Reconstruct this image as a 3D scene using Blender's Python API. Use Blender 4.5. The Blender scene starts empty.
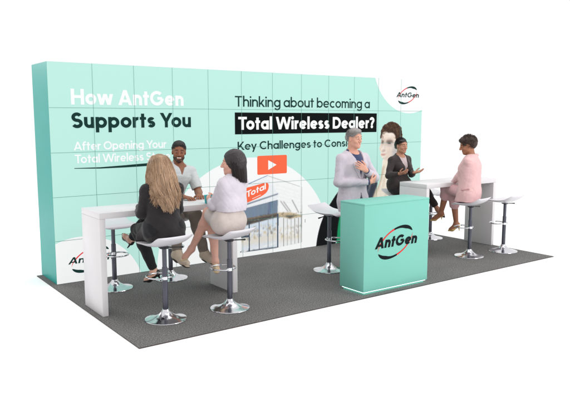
import bpy, bmesh, math, random
import numpy as np
from mathutils import Vector, Matrix

random.seed(7)
rng = np.random.RandomState(11)
SC = bpy.context.scene
COL = SC.collection
R = math.radians

# ----------------------------------------------------------------- helpers
def lin(r, g, b):
    f = lambda c: c / 12.92 if c <= 0.04045 else ((c + 0.055) / 1.055) ** 2.4
    return (f(r / 255), f(g / 255), f(b / 255), 1.0)

def mat(name, col, rough=0.5, metal=0.0, spec=0.5, var=0.0, vscale=8.0, stretch=(1, 1, 1),
        bump=0.0, bscale=200.0, emit=None, estr=0.0, coat=0.0, sheen=0.0, detail=4.0, sss=0.0):
    """Principled material whose base colour is mottled by a noise and whose surface carries a noise bump."""
    m = bpy.data.materials.new(name); m.use_nodes = True
    nt = m.node_tree; p = nt.nodes['Principled BSDF']
    p.inputs['Roughness'].default_value = rough
    p.inputs['Metallic'].default_value = metal
    p.inputs['Specular IOR Level'].default_value = spec
    p.inputs['Base Color'].default_value = col
    p.inputs['Coat Weight'].default_value = coat
    p.inputs['Sheen Weight'].default_value = sheen
    if sss:
        p.inputs['Subsurface Weight'].default_value = sss
        p.inputs['Subsurface Radius'].default_value = (0.02, 0.008, 0.005)
        p.inputs['Subsurface Scale'].default_value = 0.3
    tc = nt.nodes.new('ShaderNodeTexCoord')
    mp = nt.nodes.new('ShaderNodeMapping'); mp.inputs['Scale'].default_value = stretch
    nt.links.new(tc.outputs['Object'], mp.inputs['Vector'])
    if var:
        n = nt.nodes.new('ShaderNodeTexNoise'); n.inputs['Scale'].default_value = vscale
        n.inputs['Detail'].default_value = detail
        nt.links.new(mp.outputs['Vector'], n.inputs['Vector'])
        r = nt.nodes.new('ShaderNodeValToRGB')
        r.color_ramp.elements[0].position = 0.3; r.color_ramp.elements[1].position = 0.7
        r.color_ramp.elements[0].color = tuple(c * (1 - var) for c in col[:3]) + (1,)
        r.color_ramp.elements[1].color = tuple(min(1, c * (1 + var)) for c in col[:3]) + (1,)
        nt.links.new(n.outputs['Fac'], r.inputs['Fac'])
        nt.links.new(r.outputs['Color'], p.inputs['Base Color'])
    if bump:
        n2 = nt.nodes.new('ShaderNodeTexNoise'); n2.inputs['Scale'].default_value = bscale
        n2.inputs['Detail'].default_value = 3
        nt.links.new(mp.outputs['Vector'], n2.inputs['Vector'])
        b = nt.nodes.new('ShaderNodeBump'); b.inputs['Strength'].default_value = bump
        b.inputs['Distance'].default_value = 0.01
        nt.links.new(n2.outputs['Fac'], b.inputs['Height'])
        nt.links.new(b.outputs['Normal'], p.inputs['Normal'])
    if emit:
        p.inputs['Emission Color'].default_value = emit
        p.inputs['Emission Strength'].default_value = estr
    return m

def screen_mat(name, rgb, e=0.78, d=0.18, rough=0.7, spec=0.06, mix=(), scale=6.0, stretch=(1, 1, 1)):
    """a lit display surface; mix adds further picture tones laid out by a noise"""
    c = lin(*rgb)
    m = mat(name, tuple(v * d for v in c[:3]) + (1,), rough, spec=spec, emit=c, estr=e)
    if mix:
        nt = m.node_tree; p = nt.nodes['Principled BSDF']
        tc = nt.nodes.new('ShaderNodeTexCoord'); mp = nt.nodes.new('ShaderNodeMapping'); mp.inputs['Scale'].default_value = stretch
        n = nt.nodes.new('ShaderNodeTexNoise'); n.inputs['Scale'].default_value = scale; n.inputs['Detail'].default_value = 4
        r = nt.nodes.new('ShaderNodeValToRGB'); el = r.color_ramp.elements
        tones = [rgb] + list(mix); k = len(tones)
        el[0].position, el[0].color = .34, lin(*tones[0]); el[1].position, el[1].color = .68, lin(*tones[-1])
        for i in range(1, k - 1):
            q = el.new(.34 + .34 * i / (k - 1)); q.color = lin(*tones[i])
        nt.links.new(tc.outputs['Object'], mp.inputs['Vector']); nt.links.new(mp.outputs['Vector'], n.inputs['Vector'])
        nt.links.new(n.outputs['Fac'], r.inputs['Fac']); nt.links.new(r.outputs['Color'], p.inputs['Emission Color'])
    return m

def soften(P, n=2):
    """corner cutting: rounds a traced outline"""
    for _ in range(n):
        Q = []
        for i in range(len(P)):
            a, b = P[i], P[(i + 1) % len(P)]
            Q += [(a[0] * .75 + b[0] * .25, a[1] * .75 + b[1] * .25), (a[0] * .25 + b[0] * .75, a[1] * .25 + b[1] * .75)]
        P = Q
    return P

def link(name, me, m=None, parent=None, loc=(0, 0, 0), rotz=0.0):
    o = bpy.data.objects.new(name, me); COL.objects.link(o)
    o.location = loc; o.rotation_euler = (0, 0, rotz)
    if me is not None and m is not None:
        for mm in (m if isinstance(m, (list, tuple)) else [m]): me.materials.append(mm)
    if parent: o.parent = parent
    return o

def tag(o, label=None, cat=None, group=None, kind=None):
    if label: o['label'] = label
    if cat: o['category'] = cat
    if group: o['group'] = group
    if kind: o['kind'] = kind
    return o

def empty(name, loc, rotz=0.0):
    o = bpy.data.objects.new(name, None); COL.objects.link(o)
    o.location = loc; o.rotation_euler = (0, 0, rotz); o.empty_display_size = 0.1
    return o

def bm_mesh(bm, smooth=False, angle=None):
    me = bpy.data.meshes.new('mesh'); bmesh.ops.recalc_face_normals(bm, faces=bm.faces)
    if smooth:
        for f in bm.faces: f.smooth = True
        if angle:
            for e in bm.edges:
                if len(e.link_faces) == 2 and e.calc_face_angle(0) > angle: e.smooth = False
    bm.to_mesh(me); bm.free()
    return me

def bm_box(bm, lo, hi, bevel=0.0, seg=2):
    g = bmesh.ops.create_cube(bm, size=1.0)
    vs = g['verts']
    for v in vs:
        v.co = Vector(((lo[i] + hi[i]) / 2 + v.co[i] * (hi[i] - lo[i]) for i in range(3)))
    if bevel:
        es = list({e for v in vs for e in v.link_edges})
        bmesh.ops.bevel(bm, geom=es, offset=bevel, segments=seg, profile=0.5, affect='EDGES')

def box_mesh(lo, hi, bevel=0.0, seg=2):
    bm = bmesh.new(); bm_box(bm, lo, hi, bevel, seg); return bm_mesh(bm, bool(bevel), R(40))

def bm_lathe(bm, prof, n=40, c=(0, 0)):
    rings = []
    for r, z in prof:
        if r < 1e-6: rings.append([bm.verts.new((c[0], c[1], z))])
        else: rings.append([bm.verts.new((c[0] + r * math.cos(2 * math.pi * i / n), c[1] + r * math.sin(2 * math.pi * i / n), z)) for i in range(n)])
    for a, b in zip(rings, rings[1:]):
        for i in range(n):
            j = (i + 1) % n
            if len(a) == 1 and len(b) == 1: continue
            if len(a) == 1: bm.faces.new((a[0], b[i], b[j]))
            elif len(b) == 1: bm.faces.new((a[i], a[j], b[0]))
            else: bm.faces.new((a[i], a[j], b[j], b[i]))

def bm_tube(bm, pts, rad, n=10, closed=False):
    pts = [Vector(p) for p in pts]; N = len(pts); rings = []
    rads = rad if isinstance(rad, (list, tuple)) else [rad] * N
    up = Vector((0.13, 0.21, 0.97))
    for i, p in enumerate(pts):
        a = pts[i - 1] if (i > 0 or closed) else pts[i]
        b = pts[(i + 1) % N] if (i < N - 1 or closed) else pts[i]
        t = (b - a).normalized()
        s = t.cross(up)
        if s.length < 1e-3: s = t.cross(Vector((1, 0, 0)))
        s.normalize(); u = s.cross(t)
        rings.append([bm.verts.new(p + (s * math.cos(2 * math.pi * k / n) + u * math.sin(2 * math.pi * k / n)) * rads[i]) for k in range(n)])
    pairs = list(zip(rings, rings[1:])) + ([(rings[-1], rings[0])] if closed else [])
    for a, b in pairs:
        for k in range(n):
            bm.faces.new((a[k], a[(k + 1) % n], b[(k + 1) % n], b[k]))
    if not closed:
        bm.faces.new(rings[0]); bm.faces.new(list(reversed(rings[-1])))

# ----------------------------------------------------------------- geometric sans lettering
CAP, XH, ASC, DSC = 0.70, 0.50, 0.73, -0.20
def arc(cx, cy, rx, ry, a0, a1, n=22):
    return [(cx + rx * math.cos(R(a0 + (a1 - a0) * i / n)), cy + ry * math.sin(R(a0 + (a1 - a0) * i / n))) for i in range(n + 1)]

def strip(pts, w, closed=False):
    """quads of a constant-width pen stroke"""
    n = len(pts); L = []; Rr = []
    for i in range(n):
        a = pts[i - 1] if (i > 0 or closed) else pts[i]
        b = pts[(i + 1) % n] if (i < n - 1 or closed) else pts[i]
        dx, dy = b[0] - a[0], b[1] - a[1]; l = math.hypot(dx, dy) or 1
        nx, ny = -dy / l * w / 2, dx / l * w / 2
        L.append((pts[i][0] + nx, pts[i][1] + ny)); Rr.append((pts[i][0] - nx, pts[i][1] - ny))
    q = [[Rr[i], Rr[i + 1], L[i + 1], L[i]] for i in range(n - 1)]
    if closed: q.append([Rr[-1], Rr[0], L[0], L[-1]])
    return q

def diag(x0, y0, x1, y1, w):
    """slanted stem with level ends"""
    hw = w * math.hypot(x1 - x0, y1 - y0) / max(1e-6, abs(y1 - y0)) / 2
    return [[(x0 - hw, y0), (x0 + hw, y0), (x1 + hw, y1), (x1 - hw, y1)]]

def bar(x0, x1, y, t): return [[(x0, y - t / 2), (x1, y - t / 2), (x1, y + t / 2), (x0, y + t / 2)]]
def stem(x, y0, y1, w): return [[(x - w / 2, y0), (x + w / 2, y0), (x + w / 2, y1), (x - w / 2, y1)]]
def dot(cx, cy, r): return [arc(cx, cy, r, r, 0, 340, 17)]

def glyph(c, w):
    """(advance width, list of strokes, each a list of polygons)"""
    h = w / 2; r = 0.25 - h; t = w * 0.86
    o = strip(arc(.25, .25, r, r, 0, 350, 35), w, True)
    arch = lambda x0, wd, top=XH: strip([(x0 + h, top - wd / 2 - .02)] + arc(x0 + wd / 2, top - wd / 2, wd / 2 - h, wd / 2 - h, 180, 0, 18) + [(x0 + wd - h, 0)], w)
    S = lambda H, wd: strip(arc(wd / 2, H - h - (H - w) / 4, wd / 2 - h - .012, (H - w) / 4, 28, 268, 20) + arc(wd / 2, h + (H - w) / 4, wd / 2 - h, (H - w) / 4, 88, -152, 20), w)
    if c == 'o': return .5, [o]
    if c == 'a': return .5, [o, stem(.5 - h, 0, XH, w)]
    if c == 'd': return .5, [o, stem(.5 - h, 0, ASC, w)]
    if c == 'b': return .5, [o, stem(h, 0, ASC, w)]
    if c == 'p': return .5, [o, stem(h, DSC, XH, w)]
    if c == 'g': return .5, [o, strip([(.5 - h, XH), (.5 - h, .2)] + arc(.25, .02, r, .24 - h, 0, -150, 18), w)]
    if c == 'c': return .44, [strip(arc(.25, .25, r, r, 48, 312, 30), w)]
    if c == 'e': return .5, [strip(arc(.25, .25, r, r, -2, 318, 32), w), bar(w * .6, .5 - w * .6, .245, t * .9)]
    if c == 'f': return .3, [strip([(.11, 0), (.11, .5)] + arc(.25, .56, .14, .17 - h, 178, 90, 10) + [(.3, .73 - h)], w), bar(0, .28, XH - t / 2, t)]
    if c == 'h': return .44, [stem(h, 0, ASC, w), arch(0, .44)]
    if c == 'n': return .44, [stem(h, 0, XH, w), arch(0, .44)]
    if c == 'm': return .76 - w, [stem(h, 0, XH, w), arch(0, .38), arch(.38 - w, .38)]
    if c == 'u': return .44, [strip([(h, XH)] + arc(.22, .22, .22 - h, .22 - h, 180, 360, 18) + [(.44 - h, .25)], w), stem(.44 - h, 0, XH, w)]
    if c == 'r': return .28, [stem(h, 0, XH, w), strip([(h, .2)] + arc(.24, .26, .24 - h, .24 - h, 178, 78, 12), w)]
    if c == 'i': return w, [stem(h, 0, XH, w), dot(h, .645, max(.058, w * .6))]
    if c == 'l': return w, [stem(h, 0, ASC, w)]
    if c == 'k': return .44, [stem(h, 0, ASC, w), diag(h * 1.6, .16, .44 - w * .75, XH, w), diag(.18, .26, .46 - w * .6, 0, w)]
    if c == 's': return .38, [S(XH, .38)]
    if c == 't': return .3, [stem(.14, 0, .66, w), bar(0, .3, XH - t / 2, t)]
    if c == 'w': return .74, [diag(h, XH, .2, 0, w), diag(.2, 0, .37, XH, w), diag(.37, XH, .54, 0, w), diag(.54, 0, .74 - h, XH, w)]
    if c == 'y': return .48, [diag(h, XH, .25, .02, w), diag(.48 - h, XH, .16, DSC, w)]
    if c == 'v': return .48, [diag(h, XH, .24, 0, w), diag(.48 - h, XH, .24, 0, w)]
    if c == 'A': return .66, [diag(h, 0, .33, CAP, w), diag(.66 - h, 0, .33, CAP, w), bar(.15, .51, .19, t)]
    if c == 'C': return .63, [strip(arc(.35, .35, .35 - h, .35 - h, 46, 314, 34), w)]
    if c == 'D': return .6, [stem(h, 0, CAP, w), strip([(h, CAP - h), (.25, CAP - h)] + arc(.25, .35, .35 - h, .35 - h, 90, -90, 24) + [(h, h)], w)]
    if c == 'G': return .7, [strip(arc(.35, .35, .35 - h, .35 - h, 46, 358, 38), w), bar(.37, .7 - h, .345, t)]
    if c == 'H': return .58, [stem(h, 0, CAP, w), stem(.58 - h, 0, CAP, w), bar(w, .58 - w, .355, t)]
    if c == 'K': return .56, [stem(h, 0, CAP, w), diag(h * 1.6, .22, .55 - w * .75, CAP, w), diag(.2, .38, .58 - w * .6, 0, w)]
    if c == 'O': return .7, [strip(arc(.35, .35, .35 - h, .35 - h, 0, 352, 44), w, True)]
    if c == 'S': return .48, [S(CAP, .48)]
    if c == 'T': return .52, [stem(.26, 0, CAP - t, w), bar(0, .52, CAP - t / 2, t)]
    if c == 'W': return 1.0, [diag(h, CAP, .27, 0, w), diag(.27, 0, .5, CAP, w), diag(.5, CAP, .73, 0, w), diag(.73, 0, 1 - h, CAP, w)]
    if c == 'Y': return .6, [diag(h, CAP, .3, .29, w), diag(.6 - h, CAP, .3, .29, w), stem(.3, 0, .34, w)]
    if c == '?': return .42, [strip(arc(.2, .5, .2 - h, .2 - h, 172, -50, 20) + [(.2, .28), (.2, .2)], w), dot(.2, w * .62, w * .62)]
    return .2, []

KERN = {'To': -.09, 'Yo': -.1, 'Wi': -.03, 'Ke': -.03, 'Af': -.02, 'ft': -.01, 'r?': -.02, 'ey': -.03, 'ow': -.02, 'tG': .0}
def lettering(text, x0, x1, base, cap, w, y, shear=0.0, slope=0.0, sb=.026):
    """flat letters facing -Y: first stem at x0, last at x1, baseline at height base, capitals cap high"""
    pen = 0; strokes = []
    for i, c in enumerate(text):
        adv, ss = glyph(c, w)
        if c == ' ': pen += .19; continue
        for s in ss: strokes.append([[(px + pen, py) for px, py in poly] for poly in s])
        pen += adv + 2 * sb + KERN.get(text[i:i + 2], 0)
    xs = [p[0] for s in strokes for poly in s for p in poly]
    xa, xb = min(xs), max(xs); sx = (x1 - x0) / (xb - xa); sy = cap / CAP
    bm = bmesh.new()
    for k, s in enumerate(strokes):
        yy = y - 0.00004 * k
        for poly in s:
            vs = []
            for px, py in poly:
                X = x0 + (px - xa) * sx + shear * py * sy
                vs.append(bm.verts.new((X, yy, base + py * sy + slope * (X - x0))))
            try: bm.faces.new(vs)
            except ValueError: pass
    return flat_mesh(bm)

def flat_mesh(bm):
    me = bpy.data.meshes.new('mesh')
    bm.normal_update()
    for f in bm.faces:
        if f.normal.y > 0: f.normal_flip()
    bm.to_mesh(me); bm.free(); return me

def flat_poly(polys, y, step=0.0):
    """polys: list of (points, material slot)"""
    bm = bmesh.new()
    for k, (pts, slot) in enumerate(polys):
        f = bm.faces.new([bm.verts.new((p[0], y - step * k, p[1])) for p in pts]); f.material_index = slot
    return flat_mesh(bm)

def clip(pts, x0, x1, z0, z1):
    def cut(P, inside, inter):
        out = []
        for i in range(len(P)):
            a, b = P[i - 1], P[i]
            if inside(b):
                if not inside(a): out.append(inter(a, b))
                out.append(b)
            elif inside(a): out.append(inter(a, b))
        return out
    def ix(x): return lambda a, b: (x, a[1] + (b[1] - a[1]) * (x - a[0]) / (b[0] - a[0]))
    def iz(z): return lambda a, b: (a[0] + (b[0] - a[0]) * (z - a[1]) / (b[1] - a[1]), z)
    pts = cut(pts, lambda p: p[0] >= x0, ix(x0)); pts = cut(pts, lambda p: p[0] <= x1, ix(x1))
    pts = cut(pts, lambda p: p[1] >= z0, iz(z0)); pts = cut(pts, lambda p: p[1] <= z1, iz(z1))
    return pts

def logo_swoosh(cx, cz, rx, rz, tilt, y, th):
    """two opposed crescents, thin and red at one end, thick and black at the other"""
    bm = bmesh.new(); n = 40
    for half in (0, 1):
        for seg in range(n):
            q = []
            for s, side in ((seg, 0), (seg + 1, 0), (seg + 1, 1), (seg, 1)):
                f = s / n; a = R(168 - 172 * f + 180 * half)
                tk = th * (.46 * min(1, f / .22) + .54 * min(1, max(0, f - .3) / .45) ** 1.5) * (1 if f < .8 else max(0.0, (1 - f) / .2) ** .6)
                k = 1 - (tk if side else 0)
                x, z = rx * math.cos(a) * k, rz * math.sin(a) * (1 - (tk * 1.0 if side else 0))
                ct, st = math.cos(tilt), math.sin(tilt)
                q.append((cx + x * ct - z * st, cz + x * st + z * ct))
            if math.hypot(q[0][0] - q[3][0], q[0][1] - q[3][1]) < 1e-5 and math.hypot(q[1][0] - q[2][0], q[1][1] - q[2][1]) < 1e-5: continue
            f = bm.faces.new([bm.verts.new((p[0], y, p[1])) for p in q]); f.material_index = 0 if seg / n < .5 else 1
    bmesh.ops.remove_doubles(bm, verts=bm.verts, dist=1e-6)
    return flat_mesh(bm)

def picture(layers, silhouettes, cell, y, grain=.02, seed=1):
    """a printed photograph as a fine colour grid: soft-edged layers (outline, sRGB tone, blur in metres, opacity)
    composited in order and trimmed to the silhouettes"""
    pts = [p for s in silhouettes for p in s]; x0 = min(p[0] for p in pts); x1 = max(p[0] for p in pts); z0 = min(p[1] for p in pts); z1 = max(p[1] for p in pts)
    nx = int((x1 - x0) / cell) + 1; nz = int((z1 - z0) / cell) + 1
    X = x0 + (x1 - x0) * np.arange(nx + 1) / nx; Z = z0 + (z1 - z0) * np.arange(nz + 1) / nz
    def mask(P, gx, gz):
        c = np.zeros((len(gx), len(gz)), bool)
        for (xa, za), (xb, zb) in zip(P, P[1:] + P[:1]):
            if za == zb: continue
            hit = (za > gz) != (zb > gz); xi = (xb - xa) * (gz - za) / (zb - za) + xa
            c ^= hit[None, :] & (gx[:, None] < xi[None, :])
        return c
    def blur(a, n):
        for ax in (0, 1):
            for _ in range(3):
                k = np.pad(a, [(n, n) if i == ax else (0, 0) for i in (0, 1)], mode='edge'); cs = np.cumsum(np.insert(k, 0, 0, axis=ax), axis=ax); m = a.shape[ax]
                a = (np.take(cs, np.arange(2 * n + 1, 2 * n + 1 + m), ax) - np.take(cs, np.arange(m), ax)) / (2 * n + 1)
        return a
    col = np.ones((nx + 1, nz + 1, 3))
    for P, rgb, b, op in layers:
        m = mask(list(P), X, Z).astype(float); n = int(round(b / cell))
        if n: m = blur(m, n)
        col = col * (1 - m[..., None] * op) + np.array(rgb)[None, None] / 255 * m[..., None] * op
    rs = np.random.RandomState(seed); col *= 1 + grain * blur(rs.normal(size=(nx + 1, nz + 1)), 1)[..., None] * 3
    col = np.clip(col, 0, 1); col = np.where(col <= .04045, col / 12.92, ((col + .055) / 1.055) ** 2.4)
    keep = np.zeros((nx, nz), bool); cx = (X[1:] + X[:-1]) / 2; cz = (Z[1:] + Z[:-1]) / 2
    for S in silhouettes: keep |= mask(list(S), cx, cz)
    v = np.stack([np.repeat(X, nz + 1), np.full((nx + 1) * (nz + 1), y), np.tile(Z, nx + 1)], 1)
    i, k = np.nonzero(keep); a = i * (nz + 1) + k; f = np.stack([a, a + nz + 1, a + nz + 2, a + 1], 1).astype(np.int32)
    me = bpy.data.meshes.new('mesh'); me.vertices.add(len(v)); me.vertices.foreach_set('co', v.astype(np.float32).ravel())
    me.loops.add(f.size); me.loops.foreach_set('vertex_index', f.ravel()); me.polygons.add(len(f))
    me.polygons.foreach_set('loop_start', np.arange(0, f.size, 4, dtype=np.int32)); me.polygons.foreach_set('loop_total', np.full(len(f), 4, np.int32)); me.update(calc_edges=True)
    at = me.color_attributes.new('picture', 'FLOAT_COLOR', 'POINT')
    at.data.foreach_set('color', np.concatenate([col.reshape(-1, 3), np.ones((len(v), 1))], 1).astype(np.float32).ravel())
    return me

def picture_mat(name, e=.78, d=.18):
    m = mat(name, (d, d, d, 1), .7, spec=.06, estr=e); nt = m.node_tree; p = nt.nodes['Principled BSDF']
    a = nt.nodes.new('ShaderNodeVertexColor'); a.layer_name = 'picture'
    k = nt.nodes.new('ShaderNodeMixRGB'); k.blend_type = 'MULTIPLY'; k.inputs['Fac'].default_value = 1; k.inputs[2].default_value = (d, d, d, 1)
    nt.links.new(a.outputs['Color'], p.inputs['Emission Color']); nt.links.new(a.outputs['Color'], k.inputs[1]); nt.links.new(k.outputs['Color'], p.inputs['Base Color'])
    p.inputs['Emission Strength'].default_value = e; return m

# ----------------------------------------------------------------- organic surfaces from distance fields
V = lambda *a: np.array(a, dtype=np.float64)
def unit(v): return v / (np.linalg.norm(v) + 1e-12)

class Field:
    def __init__(s, lo, hi, h):
        s.lo = np.array(lo, float); s.h = h
        s.n = np.ceil((np.array(hi, float) - s.lo) / h).astype(int) + 1
        s.d = np.full(s.n, 0.5, np.float32)
    def blk(s, lo, hi):
        a = np.maximum(0, np.floor((lo - s.lo) / s.h).astype(int)); b = np.minimum(s.n, np.ceil((hi - s.lo) / s.h).astype(int) + 1)
        if (b <= a).any(): return None, None
        ax = [(s.lo[i] + s.h * np.arange(a[i], b[i])).astype(np.float32) for i in range(3)]
        return tuple(slice(a[i], b[i]) for i in range(3)), (ax[0][:, None, None], ax[1][None, :, None], ax[2][None, None, :])
    def put(s, sl, d, k, sub=False):
        a = s.d[sl]
        if sub:
            hh = np.maximum(k - np.abs(a + d), 0) / max(k, 1e-6); s.d[sl] = np.maximum(a, -d) + hh * hh * k * .25
        else:
            hh = np.maximum(k - np.abs(a - d), 0) / max(k, 1e-6); s.d[sl] = np.minimum(a, d) - hh * hh * k * .25
    def cap(s, a, b, r1, r2=None, k=.02, flat=None, ends=0, sub=False):
        """tapered capsule; flat=(axis, factor) squeezes it along an axis; ends: bit 1 cuts at a, bit 2 cuts at b"""
        r2 = r1 if r2 is None else r2; rm = max(r1, r2) + k + 2 * s.h
        sl, P = s.blk(np.minimum(a, b) - rm, np.maximum(a, b) + rm)
        if sl is None: return s
        ba = b - a; q = [P[i] - np.float32(a[i]) for i in range(3)]; bb = ba.copy()
        if flat is not None:
            n, f = flat; n = unit(n)
            c = (q[0] * n[0] + q[1] * n[1] + q[2] * n[2]) * np.float32(f - 1)
            q = [q[i] + c * np.float32(n[i]) for i in range(3)]; bb = ba + n * (ba @ n) * (f - 1)
        t = np.clip((q[0] * bb[0] + q[1] * bb[1] + q[2] * bb[2]) / (bb @ bb + 1e-12), 0, 1).astype(np.float32)
        d = np.sqrt(sum((q[i] - t * np.float32(bb[i])) ** 2 for i in range(3))) - (r1 + (r2 - r1) * t)
        u = unit(ba)
        if ends & 1: d = np.maximum(d, -sum((P[i] - np.float32(a[i])) * np.float32(u[i]) for i in range(3)))
        if ends & 2: d = np.maximum(d, sum((P[i] - np.float32(b[i])) * np.float32(u[i]) for i in range(3)))
        s.put(sl, d.astype(np.float32), k, sub); return s
    def ell(s, c, rad, M=None, k=.02, sub=False):
        rm = max(rad) + k + 2 * s.h; sl, P = s.blk(c - rm, c + rm)
        if sl is None: return s
        q = [P[i] - np.float32(c[i]) for i in range(3)]
        if M is not None: q = [q[0] * M[j][0] + q[1] * M[j][1] + q[2] * M[j][2] for j in range(3)]
        k0 = np.sqrt(sum((q[i] / rad[i]) ** 2 for i in range(3))); k1 = np.sqrt(sum((q[i] / rad[i] ** 2) ** 2 for i in range(3))) + 1e-6
        s.put(sl, (k0 * (k0 - 1) / k1).astype(np.float32), k, sub); return s
    def half(s, p, n, sub=True):
        """cut away the side the normal points to"""
        sl, P = s.blk(s.lo, s.lo + s.h * s.n); n = unit(n)
        s.d[sl] = np.maximum(s.d[sl], sum((P[i] - np.float32(p[i])) * np.float32(n[i]) for i in range(3))); return s
    def cutfn(s, fn):
        sl, P = s.blk(s.lo, s.lo + s.h * s.n); s.d[sl] = np.maximum(s.d[sl], fn(*P).astype(np.float32)); return s
    def noise(s, amp, freq, n=5, seed=0):
        rs = np.random.RandomState(seed); sl, P = s.blk(s.lo, s.lo + s.h * s.n); acc = 0
        for i in range(n):
            v = unit(rs.normal(size=3)) * freq * rs.uniform(.6, 1.5)
            w = unit(rs.normal(size=3)) * freq * .35
            ph = np.float32(rs.uniform(0, 6)) + 1.4 * np.sin(P[0] * np.float32(w[0]) + P[1] * np.float32(w[1]) + P[2] * np.float32(w[2]))
            acc = acc + np.sin(P[0] * np.float32(v[0]) + P[1] * np.float32(v[1]) + P[2] * np.float32(v[2]) + ph)
        s.d[sl] += (amp * acc / math.sqrt(n)).astype(np.float32); return s
    def folds(s, amp, freq, n=4, seed=0, along=(0, 0, 1)):
        """sharp creases running roughly across the given direction"""
        rs = np.random.RandomState(seed); sl, P = s.blk(s.lo, s.lo + s.h * s.n); acc = 0
        for i in range(n):
            v = unit(np.array(along) + rs.normal(size=3) * .55) * freq * rs.uniform(.7, 1.4); w = rs.normal(size=3) * 9
            ph = 1.6 * np.sin(P[0] * np.float32(w[0]) + P[1] * np.float32(w[1]) + P[2] * np.float32(w[2]) + np.float32(i))
            gate = .5 + .5 * np.sin(P[0] * np.float32(w[1] * 1.3) + P[1] * np.float32(w[2] * 1.3) + P[2] * np.float32(w[0] * 1.3) + np.float32(2 * i))
            acc = acc + gate * (1 - np.abs(np.sin(P[0] * np.float32(v[0]) + P[1] * np.float32(v[1]) + P[2] * np.float32(v[2]) + ph))) ** 3
        s.d[sl] += (amp * .5 * (acc - .7)).astype(np.float32); return s
    def mesh(s):
        d = s.d; d[0] = d[-1] = .1; d[:, 0] = d[:, -1] = .1; d[:, :, 0] = d[:, :, -1] = .1
        ins = d < 0; nx, ny, nz = d.shape
        cnt = np.zeros((nx - 1, ny - 1, nz - 1), np.int8)
        cs = [(i, j, k) for i in (0, 1) for j in (0, 1) for k in (0, 1)]
        for i, j, k in cs: cnt += ins[i:nx - 1 + i, j:ny - 1 + j, k:nz - 1 + k]
        act = np.argwhere((cnt > 0) & (cnt < 8)); I, J, K = act.T
        idx = np.full(cnt.shape, -1, np.int32); idx[I, J, K] = np.arange(len(act))
        acc = np.zeros((len(act), 3)); c = np.zeros(len(act))
        for a in cs:
            for ax in range(3):
                if a[ax]: continue
                b = list(a); b[ax] = 1
                da = d[I + a[0], J + a[1], K + a[2]]; db = d[I + b[0], J + b[1], K + b[2]]
                m = (da < 0) != (db < 0); t = np.where(m, da / np.where(m, da - db, 1), 0)
                p = np.array(a, float)[None, :].repeat(len(act), 0); p[:, ax] += t
                acc[m] += p[m]; c[m] += 1
        v = s.lo + s.h * (act + acc / c[:, None]); faces = []
        for ax in range(3):
            o = [(1, 2), (2, 0), (0, 1)][ax]
            sa = [slice(1, -1)] * 3; sa[ax] = slice(0, -1); sb = [slice(1, -1)] * 3; sb[ax] = slice(1, None)
            A, B = ins[tuple(sa)], ins[tuple(sb)]
            e = np.argwhere(A != B); 
            if not len(e): continue
            flip = A[e[:, 0], e[:, 1], e[:, 2]]
            g = e.copy(); g[:, o[0]] += 1; g[:, o[1]] += 1
            q = []
            for du, dv in ((-1, -1), (0, -1), (0, 0), (-1, 0)):
                h = g.copy(); h[:, o[0]] += du; h[:, o[1]] += dv; q.append(idx[h[:, 0], h[:, 1], h[:, 2]])
            q = np.stack(q, 1); q[~flip] = q[~flip][:, ::-1]; faces.append(q)
        f = np.concatenate(faces).astype(np.int32)
        me = bpy.data.meshes.new('mesh'); me.vertices.add(len(v)); me.vertices.foreach_set('co', v.astype(np.float32).ravel())
        me.loops.add(f.size); me.loops.foreach_set('vertex_index', f.ravel())
        me.polygons.add(len(f)); me.polygons.foreach_set('loop_start', np.arange(0, f.size, 4, dtype=np.int32))
        me.polygons.foreach_set('loop_total', np.full(len(f), 4, np.int32)); me.polygons.foreach_set('use_smooth', np.ones(len(f), bool))
        me.update(calc_edges=True); me.validate(); return me

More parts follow.
